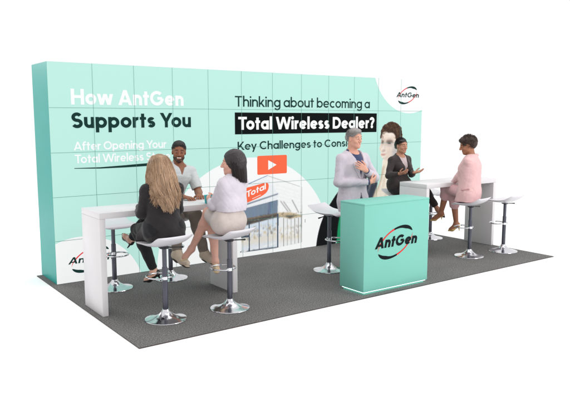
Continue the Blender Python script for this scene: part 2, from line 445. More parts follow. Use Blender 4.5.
# ----------------------------------------------------------------- people
class Figure:
    """joints in the person's own frame: x to their right, y forward, z up"""
    def __init__(s, J, sex='f', look=(0, 1, 0), roll=0.0, k=1.0):
        s.J = {n: V(*p) for n, p in J.items()}; s.sex = sex; s.k = k
        j = s.J
        s.U = unit(j['neck'] - j['pel']); s.Rv = unit(j['shR'] - j['shL']); s.F = unit(np.cross(s.U, s.Rv)); s.Rv = unit(np.cross(s.F, s.U))
        s.hf = unit(V(*look)); r = unit(np.cross(s.hf, V(0, 0, 1))); u = np.cross(r, s.hf)
        s.hr = r * math.cos(roll) + u * math.sin(roll); s.hu = u * math.cos(roll) - r * math.sin(roll)
        s.H = j['head']; s.M = (s.hr, s.hf, s.hu)
    def hp(s, r, f, u): return s.H + s.k * (s.hr * r + s.hf * f + s.hu * u)
    def bounds(s, names, pad):
        P = np.array([s.J[n] for n in names]); return P.min(0) - pad, P.max(0) + pad

    def torso(s, g, e, k=.05, shrug=1.0):
        """trunk from hips to shoulders, swollen by e"""
        j = s.J; f = s.sex == 'f'; fl = (s.F, 1.32)
        hipw = .099 if f else .108
        g.cap(j['hipL'], j['hipR'], hipw + e, k=k)
        waist = j['pel'] * .55 + j['neck'] * .45 + s.F * .005
        chest = j['pel'] * .27 + j['neck'] * .73 + s.F * .012
        g.cap(j['pel'], waist, .13 + e, (.118 if f else .135) + e, k, fl)
        g.cap(waist, chest, (.118 if f else .135) + e, (.138 if f else .162) + e, k, fl)
        if f:
            for q in (-1, 1): g.ell(chest + s.Rv * q * .065 + s.F * .075 - s.U * .03, (.062 + e, .06 + e, .064 + e), k=.03)
        top = j['neck'] - s.U * .06
        g.cap(chest, top, (.125 if f else .15) + e, .085 + e, k, fl)
        for sh in ('shL', 'shR'):
            g.cap(j['neck'] - s.U * .015, j[sh], .046 + e, .043 + e, .05)
    def arm(s, g, sd, e, k=.02, end=1.0, cuff=False, start=0.0):
        j = s.J; f = s.sex == 'f'; a, b, c = j['sh' + sd], j['el' + sd], j['wr' + sd]
        ru, rl, rw = (.040, .034, .023) if f else (.050, .041, .028)
        g.cap(a, b, ru + e, rl + e * .9, k)
        if end > 0: 
            mid = b * .7 + c * .3
            g.cap(b, mid, rl + e * .9, rl * 1.02 + e * .85, k)
            g.cap(mid, b + (c - b) * end, rl * 1.02 + e * .85, rw + e * .7, k, ends=2 if cuff else 0)
    def leg(s, g, sd, e, k=.03, thigh=True, shin=1.0, cuff=False):
        j = s.J; f = s.sex == 'f'; a, b, c = j['hip' + sd], j['kn' + sd], j['an' + sd]
        rt, rk, rc_, ra = (.082, .052, .05, .031) if f else (.085, .058, .056, .038)
        if thigh: g.cap(a, b, rt + e, rk + e, k)
        if shin > 0:
            ax = unit(c - b); back = -s.F - ax * (-s.F @ ax); back = unit(back) * .012
            m = b * .68 + c * .32 + back; e2 = b + (c - b) * shin
            g.cap(b, m, rk + e, rc_ + e, k); g.cap(m, e2, rc_ + e, ra + e + (1 - shin) * .015, k, ends=2 if cuff else 0)
    def hand(s, g, sd, h, n, curl=(.35, .5, .4), spread=.12):
        """palm, four jointed fingers and a thumb; h along the hand, n out of the palm"""
        w = s.J['wr' + sd]; z = (.92 if s.sex == 'f' else 1.05) * s.k
        h = unit(V(*h)); n = V(*n); n = unit(n - h * (n @ h)); l = np.cross(h, n) if sd == 'R' else np.cross(n, h)
        for q, ln in ((.03, .092), (.0105, .096), (-.0105, .092), (-.03, .084)):
            g.cap(w + h * .01 + l * q * .5 * z, w + (h * ln + l * q) * z, .0145 * z, .0115 * z, .014)
        for i, (q, ln, L) in enumerate(((.031, .092, .070), (.0105, .096, .079), (-.0105, .092, .073), (-.031, .084, .057))):
            p = w + (h * ln + l * q) * z; d = unit(h + l * q / .031 * spread); nn = n
            for sgi, (fr, c) in enumerate(zip((.46, .3, .24), curl)):
                c = c * (1 + .12 * i)
                d, nn = d * math.cos(c) + nn * math.sin(c), nn * math.cos(c) - d * math.sin(c)
                e = p + d * L * fr * z; r0 = (.0096, .0086, .0078)[sgi] * z
                g.cap(p, e, r0, r0 * .88, .004); p = e
        p = w + (h * .022 + l * .022) * z
        for d, L, r0 in ((h * .62 + l * .74 + n * .3, .042, .0125), (h * .85 + l * .42 + n * .4, .032, .0105), (h * .93 + l * .15 + n * .35, .026, .009)):
            e = p + unit(d) * L * z; g.cap(p, e, r0 * z, r0 * .9 * z, .006); p = e
    def head_shape(s, g):
        f = s.sex == 'f'; k = s.k; hp = s.hp; M = s.M
        E = lambda c, rad, kk=.02, sub=False: g.ell(hp(*c), tuple(x * k for x in rad), M, kk, sub)
        C = lambda a, b, r1, r2, kk=.012, sub=False: g.cap(hp(*a), hp(*b), r1 * k, r2 * k, kk, sub=sub)
        E((0, -.012, .028), (.075, .096, .085))
        E((0, .026, -.028), (.059, .067, .082), .03)
        C((-.040, .022, -.074), (0, .066, -.099), .021, .019 if f else .023, .03); C((.040, .022, -.074), (0, .066, -.099), .021, .019 if f else .023, .03)
        C((-.034, .076, .024), (.034, .076, .024), .012, .012, .02)
        for q in (-1, 1):
            E((q * .036, .064, -.036), (.024, .022, .02), .02)
            C((q * .031, .103, -.004), (q * .031, .1, -.004), .0135, .0135, .012, True)
            E((q * .031, .083, -.005), (.0155, .012, .0125), .004)
            E((q * .074, -.004, -.012), (.009, .019, .032), .006); C((q * .08, .004, -.01), (q * .082, -.006, .005), .004, .004, .004, True)
        C((0, .09, .008), (0, .112, -.036), .0085, .0135); C((-.013, .1, -.04), (.013, .1, -.04), .009, .009, .008)
        C((-.02, .086, -.064), (.02, .086, -.064), .0085, .0085, .008); C((-.016, .084, -.074), (.016, .084, -.074), .009, .009, .008)
        C((-.028, .094, -.069), (.028, .094, -.069), .0025, .0025, .004, True)
        nb = s.J['neck']; r = .048 if f else .056
        g.cap(nb - s.U * .03, s.hp(0, -.022, -.06), r * 1.12, r * .95, .03)
    def body(s, hands, h=.0045, feet=True):
        names = list(s.J); lo, hi = s.bounds(names, .24); g = Field(lo, hi, h)
        s.torso(g, 0)
        for sd in 'LR':
            s.arm(g, sd, 0); s.leg(g, sd, 0)
            s.hand(g, sd, *hands[sd])
            a, t = s.J['an' + sd], s.J['to' + sd]; d = unit(t - a); sh = unit(s.J['kn' + sd] - a)
            heel = a - sh * .035 - d * .025; ball = a + (t - a) * .68 - sh * .02
            g.cap(a, heel, .031, .026, .02); g.cap(a + d * .01, ball, .03, .026, .03); g.cap(ball, t, .026, .018, .02); g.cap(heel, ball, .024, .024, .03)
        s.head_shape(g)
        return g.mesh()
    def faceparts(s, o, skin_lip, iris, browm, teeth=None, brows=True):
        for q in (-1, 1):
            g = Field(s.hp(q * .031, .085, -.005) - .04, s.hp(q * .031, .085, -.005) + .04, .002)
            g.ell(s.hp(q * .031, .0858, -.004), (.0122, .0100, .0056), s.M, .001); link('eye', g.mesh(), M_['eye_white'], o)
            g = Field(s.hp(q * .031, .096, -.005) - .03, s.hp(q * .031, .096, -.005) + .03, .0017)
            g.ell(s.hp(q * .031, .0936, -.004), (.0066, .0036, .0060), s.M, .001); link('iris', g.mesh(), iris, o)
            g = Field(s.hp(q * .033, .085, .02) - .05, s.hp(q * .033, .085, .02) + .05, .0024)
            g.cap(s.hp(q * .015, .0915, .0190), s.hp(q * .034, .0895, .0228), .0040, .0040, .004); g.cap(s.hp(q * .034, .0895, .0228), s.hp(q * .05, .074, .0165), .0040, .003, .004)
            link('eyebrow', g.mesh(), browm, o)
        g = Field(s.hp(0, .09, -.07) - .05, s.hp(0, .09, -.07) + .05, .0022)
        up = .006 if teeth else .002
        for q in (-1, 1): g.cap(s.hp(0, .0885, -.0635), s.hp(q * .023, .0815, -.065 + up), .0072, .0045, .004); g.cap(s.hp(0, .0875, -.0765), s.hp(q * .021, .0805, -.069 + up), .0078, .0045, .004)
        if teeth: g.cap(s.hp(-.017, .1, -.067), s.hp(.017, .1, -.067), .0062, .0062, .002, sub=True)
        else: g.cap(s.hp(-.03, .099, -.069), s.hp(.03, .099, -.069), .002, .002, .002, sub=True)
        link('lips', g.mesh(), skin_lip, o)
        if teeth:
            g = Field(s.hp(0, .09, -.07) - .05, s.hp(0, .09, -.07) + .05, .0022)
            g.cap(s.hp(-.018, .0885, -.0675), s.hp(.018, .0885, -.0675), .0068, .0068, .002); link('teeth', g.mesh(), teeth, o)

    # hair ---------------------------------------------------------
    def hair_cap(s, g, e=.0, front=.03, low=-.03, k=.02):
        """scalp volume; the face, and everything low in front of the ears, is cut out"""
        K = s.k
        g.ell(s.hp(0, -.016, .034), tuple((x + e) * K for x in (.082, .103, .09)), s.M, k)
        g.cap(s.hp(-.03, -.07, -.0), s.hp(.03, -.07, -.0), (.045 + e) * K, (.045 + e) * K, .03); g.cap(s.hp(0, -.062, 0), s.hp(0, -.058, low), (.052 + e) * K, (.044 + e) * K, .03)
    def hair_face_cut(s, g, top=.068, sides=True):
        g.ell(s.hp(0, .118, top - .1), tuple(x * s.k for x in (.069, .088, .1)), s.M, .008, True)
        for q in (-1, 1) if sides else (): g.ell(s.hp(q * .084, .022, -.03), tuple(x * s.k for x in (.02, .032, .055)), s.M, .008, True)
    def strands(s, g, amp=.003, n=34):
        sl, P = g.blk(g.lo, g.lo + g.h * g.n); c = s.hp(0, -.01, .02)
        q = [P[i] - np.float32(c[i]) for i in range(3)]
        r = q[0] * s.hr[0] + q[1] * s.hr[1] + q[2] * s.hr[2]; f = q[0] * s.hf[0] + q[1] * s.hf[1] + q[2] * s.hf[2]; u = q[0] * s.hu[0] + q[1] * s.hu[1] + q[2] * s.hu[2]
        a = np.arctan2(r, f + .03)
        g.d[sl] += (amp * (np.sin(a * n + 9 * np.sin(u * 17)) * .6 + .5 * np.sin(a * n * 2.3 + u * 60 + 2) + .5 * np.sin(u * 150 + a * 5))).astype(np.float32)
    # clothes ------------------------------------------------------
    def neck_hole(s, g, r=.062, tilt=.35, up=.0):
        a = s.J['neck'] + s.U * (-.035 + up); b = a + unit(s.U - s.F * -tilt) * .2
        g.cap(a, b, r, r * 1.5, .01, sub=True)
    def v_hole(s, g, depth, width):
        """open front: a wedge cut between the lapels"""
        j = s.J; p0 = j['neck'] - s.U * depth
        def fn(X, Y, Z):
            q = (X - p0[0], Y - p0[1], Z - p0[2]); r = sum(q[i] * s.Rv[i] for i in range(3)); f = sum(q[i] * s.F[i] for i in range(3)); u = sum(q[i] * s.U[i] for i in range(3))
            inside = np.maximum(np.abs(r) - u * (width / depth), np.maximum(-f, -u))
            return -inside
        g.cutfn(fn)
    def lapels(s, g, depth, width, off, r=.02):
        j = s.J
        for q in (-1, 1):
            a = j['neck'] - s.U * depth + s.F * off; m = j['neck'] - s.U * (depth * .45) + s.Rv * q * width * .85 + s.F * (off * .98); b = j['neck'] + s.Rv * q * width * .98 - s.F * .02 + s.U * .012
            g.cap(a + s.Rv * q * .012, m + s.Rv * q * .012, r * .6, r * 1.35, .006, (s.F, 2.6)); g.cap(m + s.Rv * q * .008, b, r * 1.2, r, .006, (unit(s.F + s.Rv * q * .5), 2.0))
            g.cap(b, j['neck'] - s.F * .075 + s.U * .02, r, r, .01)
    def field(s, names, pad, h=.006):
        lo, hi = s.bounds(names, pad); return Field(lo, hi, h)
    def pump(s, sd, heel=.085):
        """a court shoe: sole, toe box, heel cup and stiletto"""
        a, t = s.J['an' + sd], s.J['to' + sd]; d = unit(t - a); sh = unit(s.J['kn' + sd] - a)
        g = Field(np.minimum(a, t) - .2, np.maximum(a, t) + .2, .0042)
        hl = a - sh * .042 - d * .026; ball = a + (t - a) * .68 - sh * .026; tip = t + d * .022 - sh * .004
        g.cap(hl, ball, .029, .031, .02); g.cap(ball, tip, .031, .013, .02); g.cap(hl + sh * .012 - d * .006, hl - d * .002, .027, .03, .012)
        g.cap(a + d * .035 + sh * .03, ball + sh * .028 - d * .012, .03, .022, .01, sub=True)
        w = unit(-sh * .85 - d * .1); g.cap(hl - d * .008, hl + w * heel, .014, .0055, .012, ends=2)
        return g.mesh()
    def sole(s, sd):
        a, t = s.J['an' + sd], s.J['to' + sd]; d = unit(t - a); sh = unit(s.J['kn' + sd] - a); g = Field(np.minimum(a, t) - .2, np.maximum(a, t) + .2, .004)
        h0 = a - sh * .084 - d * .028; g.cap(h0, t + d * .014 - sh * .048, .036, .032, .004, (sh, 4.2)); g.cap(h0 - sh * .008, h0 + d * .045 - sh * .008, .032, .030, .004, (sh, 2.6)); return g.mesh()
    def boot(s, sd, shaft=.1, r=.046):
        a, t = s.J['an' + sd], s.J['to' + sd]; d = unit(t - a); sh = unit(s.J['kn' + sd] - a)
        g = Field(np.minimum(a, t) - .2, np.maximum(a, t) + .2, .005)
        hl = a - sh * .05 - d * .034; ball = a + (t - a) * .65 - sh * .022
        g.cap(a + sh * shaft, a, r * 1.05, r, .02, ends=1); g.cap(a, hl, r, .04, .03); g.cap(a + d * .01, ball, r, .043, .03); g.cap(hl, ball - sh * .012, .036, .040, .03); g.cap(ball, t + d * .012 - sh * .004, .043, .032, .02)
        g.cap(hl - sh * .028, t + d * .018 - sh * .04, .03, .028, .004, (sh, 3.2))
        return g.mesh()

def strand_mesh(paths, r0, seed=0, tones=3):
    """many fine tapered hairs as one mesh; paths is (hairs, points, 3)"""
    P = np.asarray(paths, float); n, m, _ = P.shape; rs = np.random.RandomState(seed)
    T = np.gradient(P, axis=1); T /= np.linalg.norm(T, axis=2, keepdims=True) + 1e-9
    A = np.cross(T, np.array([.31, .52, .79])); A /= np.linalg.norm(A, axis=2, keepdims=True) + 1e-9; B = np.cross(T, A)
    rad = r0 * (.55 + .45 * np.sin(np.linspace(.5, math.pi * .97, m)))[None, :, None] * rs.uniform(.7, 1.25, (n, 1, 1))
    ring = [P + (A * math.cos(q) + B * math.sin(q)) * rad for q in (0, 2.094, 4.189)]
    v = np.stack(ring, 2).reshape(-1, 3)
    b = (np.arange(n)[:, None, None] * m + np.arange(m - 1)[None, :, None]) * 3; k = np.arange(3)[None, None, :]; k2 = (k + 1) % 3
    f = np.stack([b + k, b + k2, b + 3 + k2, b + 3 + k], -1).reshape(-1, 4).astype(np.int32)
    me = bpy.data.meshes.new('mesh'); me.vertices.add(len(v)); me.vertices.foreach_set('co', v.astype(np.float32).ravel())
    me.loops.add(f.size); me.loops.foreach_set('vertex_index', f.ravel()); me.polygons.add(len(f))
    me.polygons.foreach_set('loop_start', np.arange(0, f.size, 4, dtype=np.int32)); me.polygons.foreach_set('loop_total', np.full(len(f), 4, np.int32))
    me.polygons.foreach_set('use_smooth', np.ones(len(f), bool))
    me.polygons.foreach_set('material_index', np.repeat(rs.randint(0, tones, n), (m - 1) * 3).astype(np.int32))
    me.update(calc_edges=True); return me

def tones(name, c, spread=.28):
    out = []
    for i, k in enumerate((1 - spread, 1, 1 + spread)):
        out.append(mat('hair_' + name, tuple(min(1, v * k) for v in dim(c)[:3]) + (1,), .38, spec=.45))
    return out

def bez(pts, ts):
    a, b, c, d = [np.asarray(p)[..., None, :] for p in pts]; t = ts[None, :, None]
    return (1 - t) ** 3 * a + 3 * t * (1 - t) ** 2 * b + 3 * t * t * (1 - t) * c + t ** 3 * d

def short_hair(fig, n, length, e, top, comb, lift, seed, low=-.06, rad=.0011):
    """short hairs over the scalp, lying along the combing direction"""
    rs = np.random.RandomState(seed); out = []
    while len(out) < n:
        v = unit(rs.normal(size=3)); q = np.array([v[0] * (.079 + e), -.014 + v[1] * (.100 + e), .032 + v[2] * (.087 + e)])
        if q[2] < low: continue
        if (q[0] / .07) ** 2 + ((q[1] - .118) / .088) ** 2 + ((q[2] - top + .1) / .1) ** 2 < 1: continue
        if q[2] < .02 and q[1] > .0 - (.02 - q[2]) * .3: continue
        d = np.array(comb(q)) + rs.normal(size=3) * .22; d = unit(d - v * (d @ v)); L = length * rs.uniform(.6, 1.25); ts = np.linspace(0, 1, 6)
        pts = [q + d * L * t + v * (lift * math.sin(t * 2.4) * L - .35 * L * L / .09 * t * t) for t in ts]
        out.append([fig.hp(*p) for p in pts])
    return strand_mesh(out, rad, seed)

def loc_of(base, a):
    """world offsets from the base, turned into the person's frame"""
    c, s = math.cos(a), math.sin(a)
    def f(dx, dy, z): return (c * dx + s * dy, -s * dx + c * dy, z)
    return f

# outlines of the pictures on the display wall, metres along and up the wall
WALL_ART = {
  'p_hair': [(5.053,1.566), (5.062,1.652), (5.091,1.738), (5.153,1.795), (5.249,1.829), (5.355,1.832), (5.444,1.800), (5.521,1.743), (5.551,1.672), (5.552,1.592), (5.543,1.544), (5.482,1.545), (5.423,1.504), (5.401,1.577), (5.379,1.635), (5.323,1.661), (5.237,1.655), (5.175,1.683), (5.117,1.667), (5.094,1.622), (5.084,1.570)],
  'p_curl1': [(5.149,1.746), (5.221,1.789), (5.319,1.801), (5.295,1.771), (5.217,1.749), (5.174,1.720)],
  'p_curl2': [(5.332,1.797), (5.419,1.776), (5.476,1.726), (5.499,1.655), (5.463,1.602), (5.435,1.673), (5.383,1.744)],
  'p_curl3': [(5.296,1.762), (5.358,1.744), (5.397,1.691), (5.403,1.647), (5.352,1.683)],
  'p_face': [(5.083,1.582), (5.099,1.639), (5.127,1.674), (5.187,1.688), (5.249,1.662), (5.335,1.671), (5.394,1.639), (5.416,1.577), (5.428,1.497), (5.433,1.355), (5.425,1.195), (5.189,1.204), (5.114,1.259), (5.082,1.292), (5.064,1.327), (5.082,1.351), (5.053,1.387), (5.037,1.419), (5.056,1.453), (5.076,1.504)],
  'p_brow1': [(5.092,1.542), (5.143,1.527), (5.139,1.515), (5.092,1.521)],
  'p_brow2': [(5.187,1.523), (5.265,1.542), (5.348,1.520), (5.343,1.506), (5.266,1.521), (5.197,1.505)],
  'p_eye1': [(5.093,1.511), (5.131,1.510), (5.127,1.495), (5.096,1.495)],
  'p_eye2': [(5.210,1.498), (5.269,1.507), (5.304,1.492), (5.265,1.479)],
  'p_nose': [(5.086,1.386), (5.131,1.367), (5.167,1.377), (5.160,1.359), (5.107,1.356)],
  'p_mouth': [(5.078,1.327), (5.149,1.332), (5.210,1.323), (5.157,1.310), (5.088,1.309)],
  'p_shade': [(5.341,1.499), (5.423,1.497), (5.433,1.355), (5.425,1.195), (5.313,1.199), (5.371,1.339)],
  'p_lip': [(5.089,1.307), (5.157,1.309), (5.200,1.316), (5.157,1.293), (5.103,1.293)],
  'p_body': [(5.120,1.279), (5.442,1.348), (5.612,1.082), (5.662,0.304), (4.703,0.278), (4.889,0.563), (4.971,0.716), (5.076,0.900), (5.114,1.105)],
  'p_bodyfold': [(5.135,1.151), (5.179,1.134), (5.098,0.883), (4.973,0.652), (4.891,0.484), (4.847,0.503), (4.950,0.718), (5.053,0.918)],
  'p_bodyfold2': [(5.270,1.066), (5.315,1.064), (5.257,0.745), (5.175,0.493), (5.131,0.496), (5.213,0.748)],
  'p_slate': [(4.773,0.964), (5.031,0.919), (5.013,0.793), (4.889,0.563), (4.703,0.278), (4.453,0.302)],
  'p_black': [(4.262,0.841), (4.164,0.756), (4.067,0.642), (3.971,0.529), (3.905,0.414), (3.840,0.270), (3.794,0.094), (3.776,-0.054), (4.176,-0.103), (4.209,0.356), (4.344,0.713)],
  'p_green': [(4.342,0.805), (4.264,0.719), (4.207,0.509), (4.170,0.283), (4.156,-0.101), (4.929,-0.195), (4.909,0.609), (4.650,0.785)],
  's_blueline': [(2.515,0.984), (2.920,1.108), (2.920,1.093), (2.515,0.965)],
  's_roofr': [(2.920,1.104), (3.483,0.919), (3.483,0.910), (2.920,1.093)],
  's_sign': [(2.515,0.944), (2.681,0.968), (2.824,0.995), (2.901,1.007), (2.934,0.980), (2.934,0.925), (2.907,0.871), (2.840,0.829), (2.757,0.798), (2.642,0.765), (2.513,0.727)],
  's_darkline': [(2.513,0.721), (3.098,0.839), (3.098,0.827), (2.512,0.706)],
  's_awning': [(2.512,0.668), (3.089,0.751), (3.085,0.561), (2.511,0.528)],
  's_awnfold': [(2.932,0.727), (3.008,0.737), (2.965,0.553), (2.914,0.549)],
  's_soffit': [(2.511,0.525), (3.085,0.561), (3.085,0.507), (2.510,0.432)],
  's_soffit2': [(2.511,0.525), (3.085,0.561), (3.085,0.548), (2.510,0.503)],
  's_canopy': [(3.094,0.566), (3.304,0.552), (3.521,0.491), (3.521,0.470), (3.304,0.461), (3.094,0.509)],
  's_canopydk': [(3.198,0.515), (3.412,0.499), (3.304,0.462)],
  's_glass': [(2.477,0.421), (3.076,0.500), (3.075,0.065), (2.474,0.069)],
  's_sky': [(2.477,0.421), (3.076,0.500), (3.076,0.376), (2.476,0.325)],
  's_goods': [(2.476,0.242), (2.556,0.275), (2.654,0.243), (2.720,0.299), (2.837,0.258), (2.922,0.299), (2.990,0.263), (3.076,0.297), (3.076,0.175), (2.475,0.159)],
  's_goods2': [(2.753,0.253), (2.820,0.280), (2.887,0.247), (2.955,0.267), (3.024,0.238), (3.076,0.261), (3.076,0.204), (2.753,0.197)],
  's_goods3': [(2.637,0.210), (2.753,0.220), (2.753,0.155), (2.637,0.154)],
  's_m1': [(2.600,0.478), (2.620,0.477), (2.617,0.067), (2.597,0.068)],
  's_m2': [(2.766,0.491), (2.780,0.489), (2.777,0.067), (2.764,0.067)],
  's_m3': [(2.917,0.498), (2.927,0.497), (2.926,0.066), (2.915,0.066)],
  's_m4': [(3.075,0.555), (3.101,0.552), (3.100,0.062), (3.074,0.063)],
  's_doortop': [(2.460,0.296), (2.615,0.294), (2.615,0.268), (2.460,0.272)],
  's_base': [(2.458,0.086), (3.075,0.077), (3.075,0.060), (2.458,0.067)],
  's_glassr': [(3.104,0.502), (3.304,0.455), (3.512,0.465), (3.513,0.093), (3.103,0.064)],
  's_goodsr': [(3.104,0.229), (3.181,0.250), (3.251,0.213), (3.340,0.248), (3.431,0.209), (3.513,0.230), (3.513,0.156), (3.103,0.143)],
  's_r0': [(3.186,0.480), (3.196,0.479), (3.196,0.071), (3.186,0.073)],
  's_r1': [(3.251,0.466), (3.262,0.465), (3.262,0.075), (3.251,0.077)],
  's_r2': [(3.317,0.458), (3.327,0.457), (3.328,0.079), (3.317,0.081)],
  's_r3': [(3.383,0.459), (3.394,0.458), (3.395,0.083), (3.384,0.085)],
  's_r4': [(3.450,0.462), (3.461,0.461), (3.462,0.087), (3.451,0.089)],
  's_r5': [(3.504,0.495), (3.515,0.494), (3.517,0.091), (3.506,0.093)],
  's_wall': [(3.515,0.910), (3.524,0.909), (3.528,0.095), (3.519,0.096)],
  's_b0': [(3.129,0.728), (3.144,0.727), (3.281,0.560), (3.265,0.561)],
  's_b1': [(3.181,0.717), (3.197,0.716), (3.327,0.554), (3.311,0.556)],
  's_b2': [(3.332,0.727), (3.348,0.726), (3.469,0.532), (3.453,0.533)],
  's_facade': [(2.515,0.951), (2.920,1.086), (2.920,1.086), (3.098,0.844), (3.098,0.759), (2.512,0.671)],
  's_sider': [(2.928,1.089), (3.515,0.905), (3.517,0.494), (3.304,0.553), (3.099,0.567), (3.099,0.841)],
  's_plate': [(3.569,0.431), (3.585,0.429), (3.586,0.377), (3.569,0.379)],
  'sw': [(0.253,1.322), (0.553,1.319), (0.859,1.330), (1.218,1.346), (1.217,1.309), (0.858,1.303), (0.553,1.303), (0.253,1.315)],
}
WORLD = 1.05
LAMPS = [('overhead_softbox', (3.0, -1.8, 6.0), (3.0, -1.8, 0), 8.0, 5.0, 130),
         ('key_softbox', (6.5, -9.0, 5.0), (3.0, -.5, 1.1), 4.0, 3.0, 285),
         ('added_haze_lamp', (-2.4, 6.5, 4.2), (0, .3, 2.2), 2.4, 1.6, 200)]  # lamp added behind the wall to put a pale haze on its side panel
# ----------------------------------------------------------------- materials
M_ = {}
M_['studio'] = mat('studio_white', (0.97, 0.97, 0.97, 1), 0.9, spec=0.0)
M_['teal_side'] = mat('teal_side_panel', (.03, .33, .29, 1), 0.32, spec=.14, var=.03, vscale=3, bump=.02, bscale=90)
M_['teal_side_right'] = M_['teal_side']
M_['screen_teal'] = screen_mat('screen_teal', (194, 240, 229))
M_['screen_white'] = screen_mat('screen_white', (252, 254, 254))
M_['screen_ink'] = screen_mat('screen_ink', (26, 58, 54))
M_['screen_black'] = screen_mat('screen_black', (16, 20, 20))
M_['screen_orange'] = screen_mat('screen_orange', (255, 112, 76))
M_['screen_red'] = screen_mat('screen_red', (232, 60, 66))
M_['seam'] = mat('panel_joint', lin(84, 136, 126), .6)
M_['white_lam'] = mat('white_laminate', (0.655, 0.63, 0.645, 1), .38, var=.02, vscale=4)
M_['white_seat'] = mat('white_seat_shell', (0.64, 0.615, 0.65, 1), .3, var=.02, vscale=9)
M_['chrome'] = mat('chrome', (0.66, 0.66, 0.69, 1), .13, 1.0)
M_['gunmetal'] = mat('gunmetal_tube', (0.085, 0.085, 0.11, 1), .25, .6)
M_['black_plastic'] = mat('black_plastic', (0.02, 0.02, 0.022, 1), .45)
M_['mint'] = mat('mint_counter', (.19, .49, .415, 1), .55, spec=.2, var=.015, vscale=3)
M_['strip'] = mat('light_strip', (1, 1, 1, 1), .5, emit=(.66, 1, .90, 1), estr=2.6)
M_['logo_ink'] = mat('logo_ink', lin(14, 22, 24), .7, spec=.1)
M_['logo_red'] = mat('logo_red', lin(214, 40, 44), .7, spec=.1)
M_['edge'] = mat('carpet_edge', lin(74, 66, 65), .9, spec=.1)
M_['eye_white'] = mat('eye_white', lin(225, 215, 210), .25)
M_['iris_dark'] = mat('iris_dark', lin(38, 24, 20), .2)
M_['teeth'] = mat('teeth', lin(240, 236, 228), .3)
M_['cup'] = mat('teal_cup', lin(40, 165, 172), .35, var=.02)
dim = lambda c, k=.85: tuple(v * k for v in lin(*c)[:3]) + (1,)
def skin(n, *c): return mat('skin_' + n, dim(c), .52, spec=.35, var=.07, vscale=14, bump=.05, bscale=130, sss=.12)
def cloth(n, *c, var=.10, sc=16, rough=.88, bump=.12, bs=260, sheen=.15): return mat('cloth_' + n, dim(c, .82), rough, spec=.2, var=var, vscale=sc, bump=bump, bscale=bs, sheen=sheen)
def hairm(n, c, var=.45, rough=.42): return mat('hair_' + n, dim(c), rough, spec=.45, var=var, vscale=34, stretch=(3.4, 3.4, .16), bump=.4, bscale=60)

def carpet_material():
    m = bpy.data.materials.new('grey_loop_carpet'); m.use_nodes = True; nt = m.node_tree; p = nt.nodes['Principled BSDF']
    p.inputs['Roughness'].default_value = .95; p.inputs['Specular IOR Level'].default_value = .12
    tc = nt.nodes.new('ShaderNodeTexCoord')
    def noise(s, d, rough=.6):
        n = nt.nodes.new('ShaderNodeTexNoise'); n.inputs['Scale'].default_value = s; n.inputs['Detail'].default_value = d; n.inputs['Roughness'].default_value = rough
        nt.links.new(tc.outputs['Object'], n.inputs['Vector']); return n
    def ramp(n, *st):
        r = nt.nodes.new('ShaderNodeValToRGB'); e = r.color_ramp.elements
        e[0].position, e[0].color = st[0]; e[1].position, e[1].color = st[-1]
        for q in st[1:-1]:
            x = e.new(q[0]); x.color = q[1]
        nt.links.new(n.outputs['Fac'], r.inputs['Fac']); return r
    g = lambda v: (v, v * .97, v * .955, 1)
    a = ramp(noise(92, 4, .82), (.34, g(.024)), (.45, g(.108)), (.55, g(.178)), (.67, g(.44)))
    b = ramp(noise(1.6, 3), (.3, (.9, .9, .9, 1)), (.7, (1.08, 1.08, 1.08, 1)))
    mx = nt.nodes.new('ShaderNodeMixRGB'); mx.blend_type = 'MULTIPLY'; mx.inputs['Fac'].default_value = 1
    nt.links.new(a.outputs['Color'], mx.inputs[1]); nt.links.new(b.outputs['Color'], mx.inputs[2]); nt.links.new(mx.outputs['Color'], p.inputs['Base Color'])
    bp = nt.nodes.new('ShaderNodeBump'); bp.inputs['Strength'].default_value = .6; bp.inputs['Distance'].default_value = .006
    nt.links.new(noise(120, 3).outputs['Fac'], bp.inputs['Height']); nt.links.new(bp.outputs['Normal'], p.inputs['Normal'])
    return m
M_['carpet'] = carpet_material()

# ----------------------------------------------------------------- the setting
bm = bmesh.new()
bmesh.ops.create_circle(bm, cap_ends=True, radius=60, segments=64)
fl = link('studio_floor', bm_mesh(bm), M_['studio'], loc=(3, -1, -0.0105)); tag(fl, 'seamless white studio floor around the stand', 'floor', kind='structure')
bm = bmesh.new(); bm_box(bm, (-0.065, -2.462, -0.010), (6.012, .59, 0.0), .004, 2)
ca = link('carpet', bm_mesh(bm), [M_['carpet'], M_['edge']])
for p in ca.data.polygons:
    if abs(p.normal.z) < .5: p.material_index = 1
tag(ca, 'dark grey flecked carpet under the exhibition stand', 'carpet', kind='structure')

# ----------------------------------------------------------------- LED wall
wall = empty('display_wall', (0, 0, 0))
tag(wall, 'long mint green panelled display wall with headlines, logos and a shop picture', 'display wall')
cab = link('cabinet', box_mesh((0, .004, .002), (6, .6, 2.5)), M_['teal_side'], wall)
link('screen', flat_poly([([(0.001, .004), (5.999, .004), (5.999, 2.499), (.001, 2.499)], 0)], 0.001), M_['screen_teal'], wall)
def disc(cx, cz, r, y): return flat_poly([(clip(arc(cx, cz, r, r, 0, 358, 179), .001, 5.999, .004, 2.499), 0)], y)
for c in ((2.646, -.055, 1.412), (.295, -.236, .763), (5.696, 2.773, .808)):
    link('white_disc', disc(*c, -.0005), M_['screen_white'], wall)

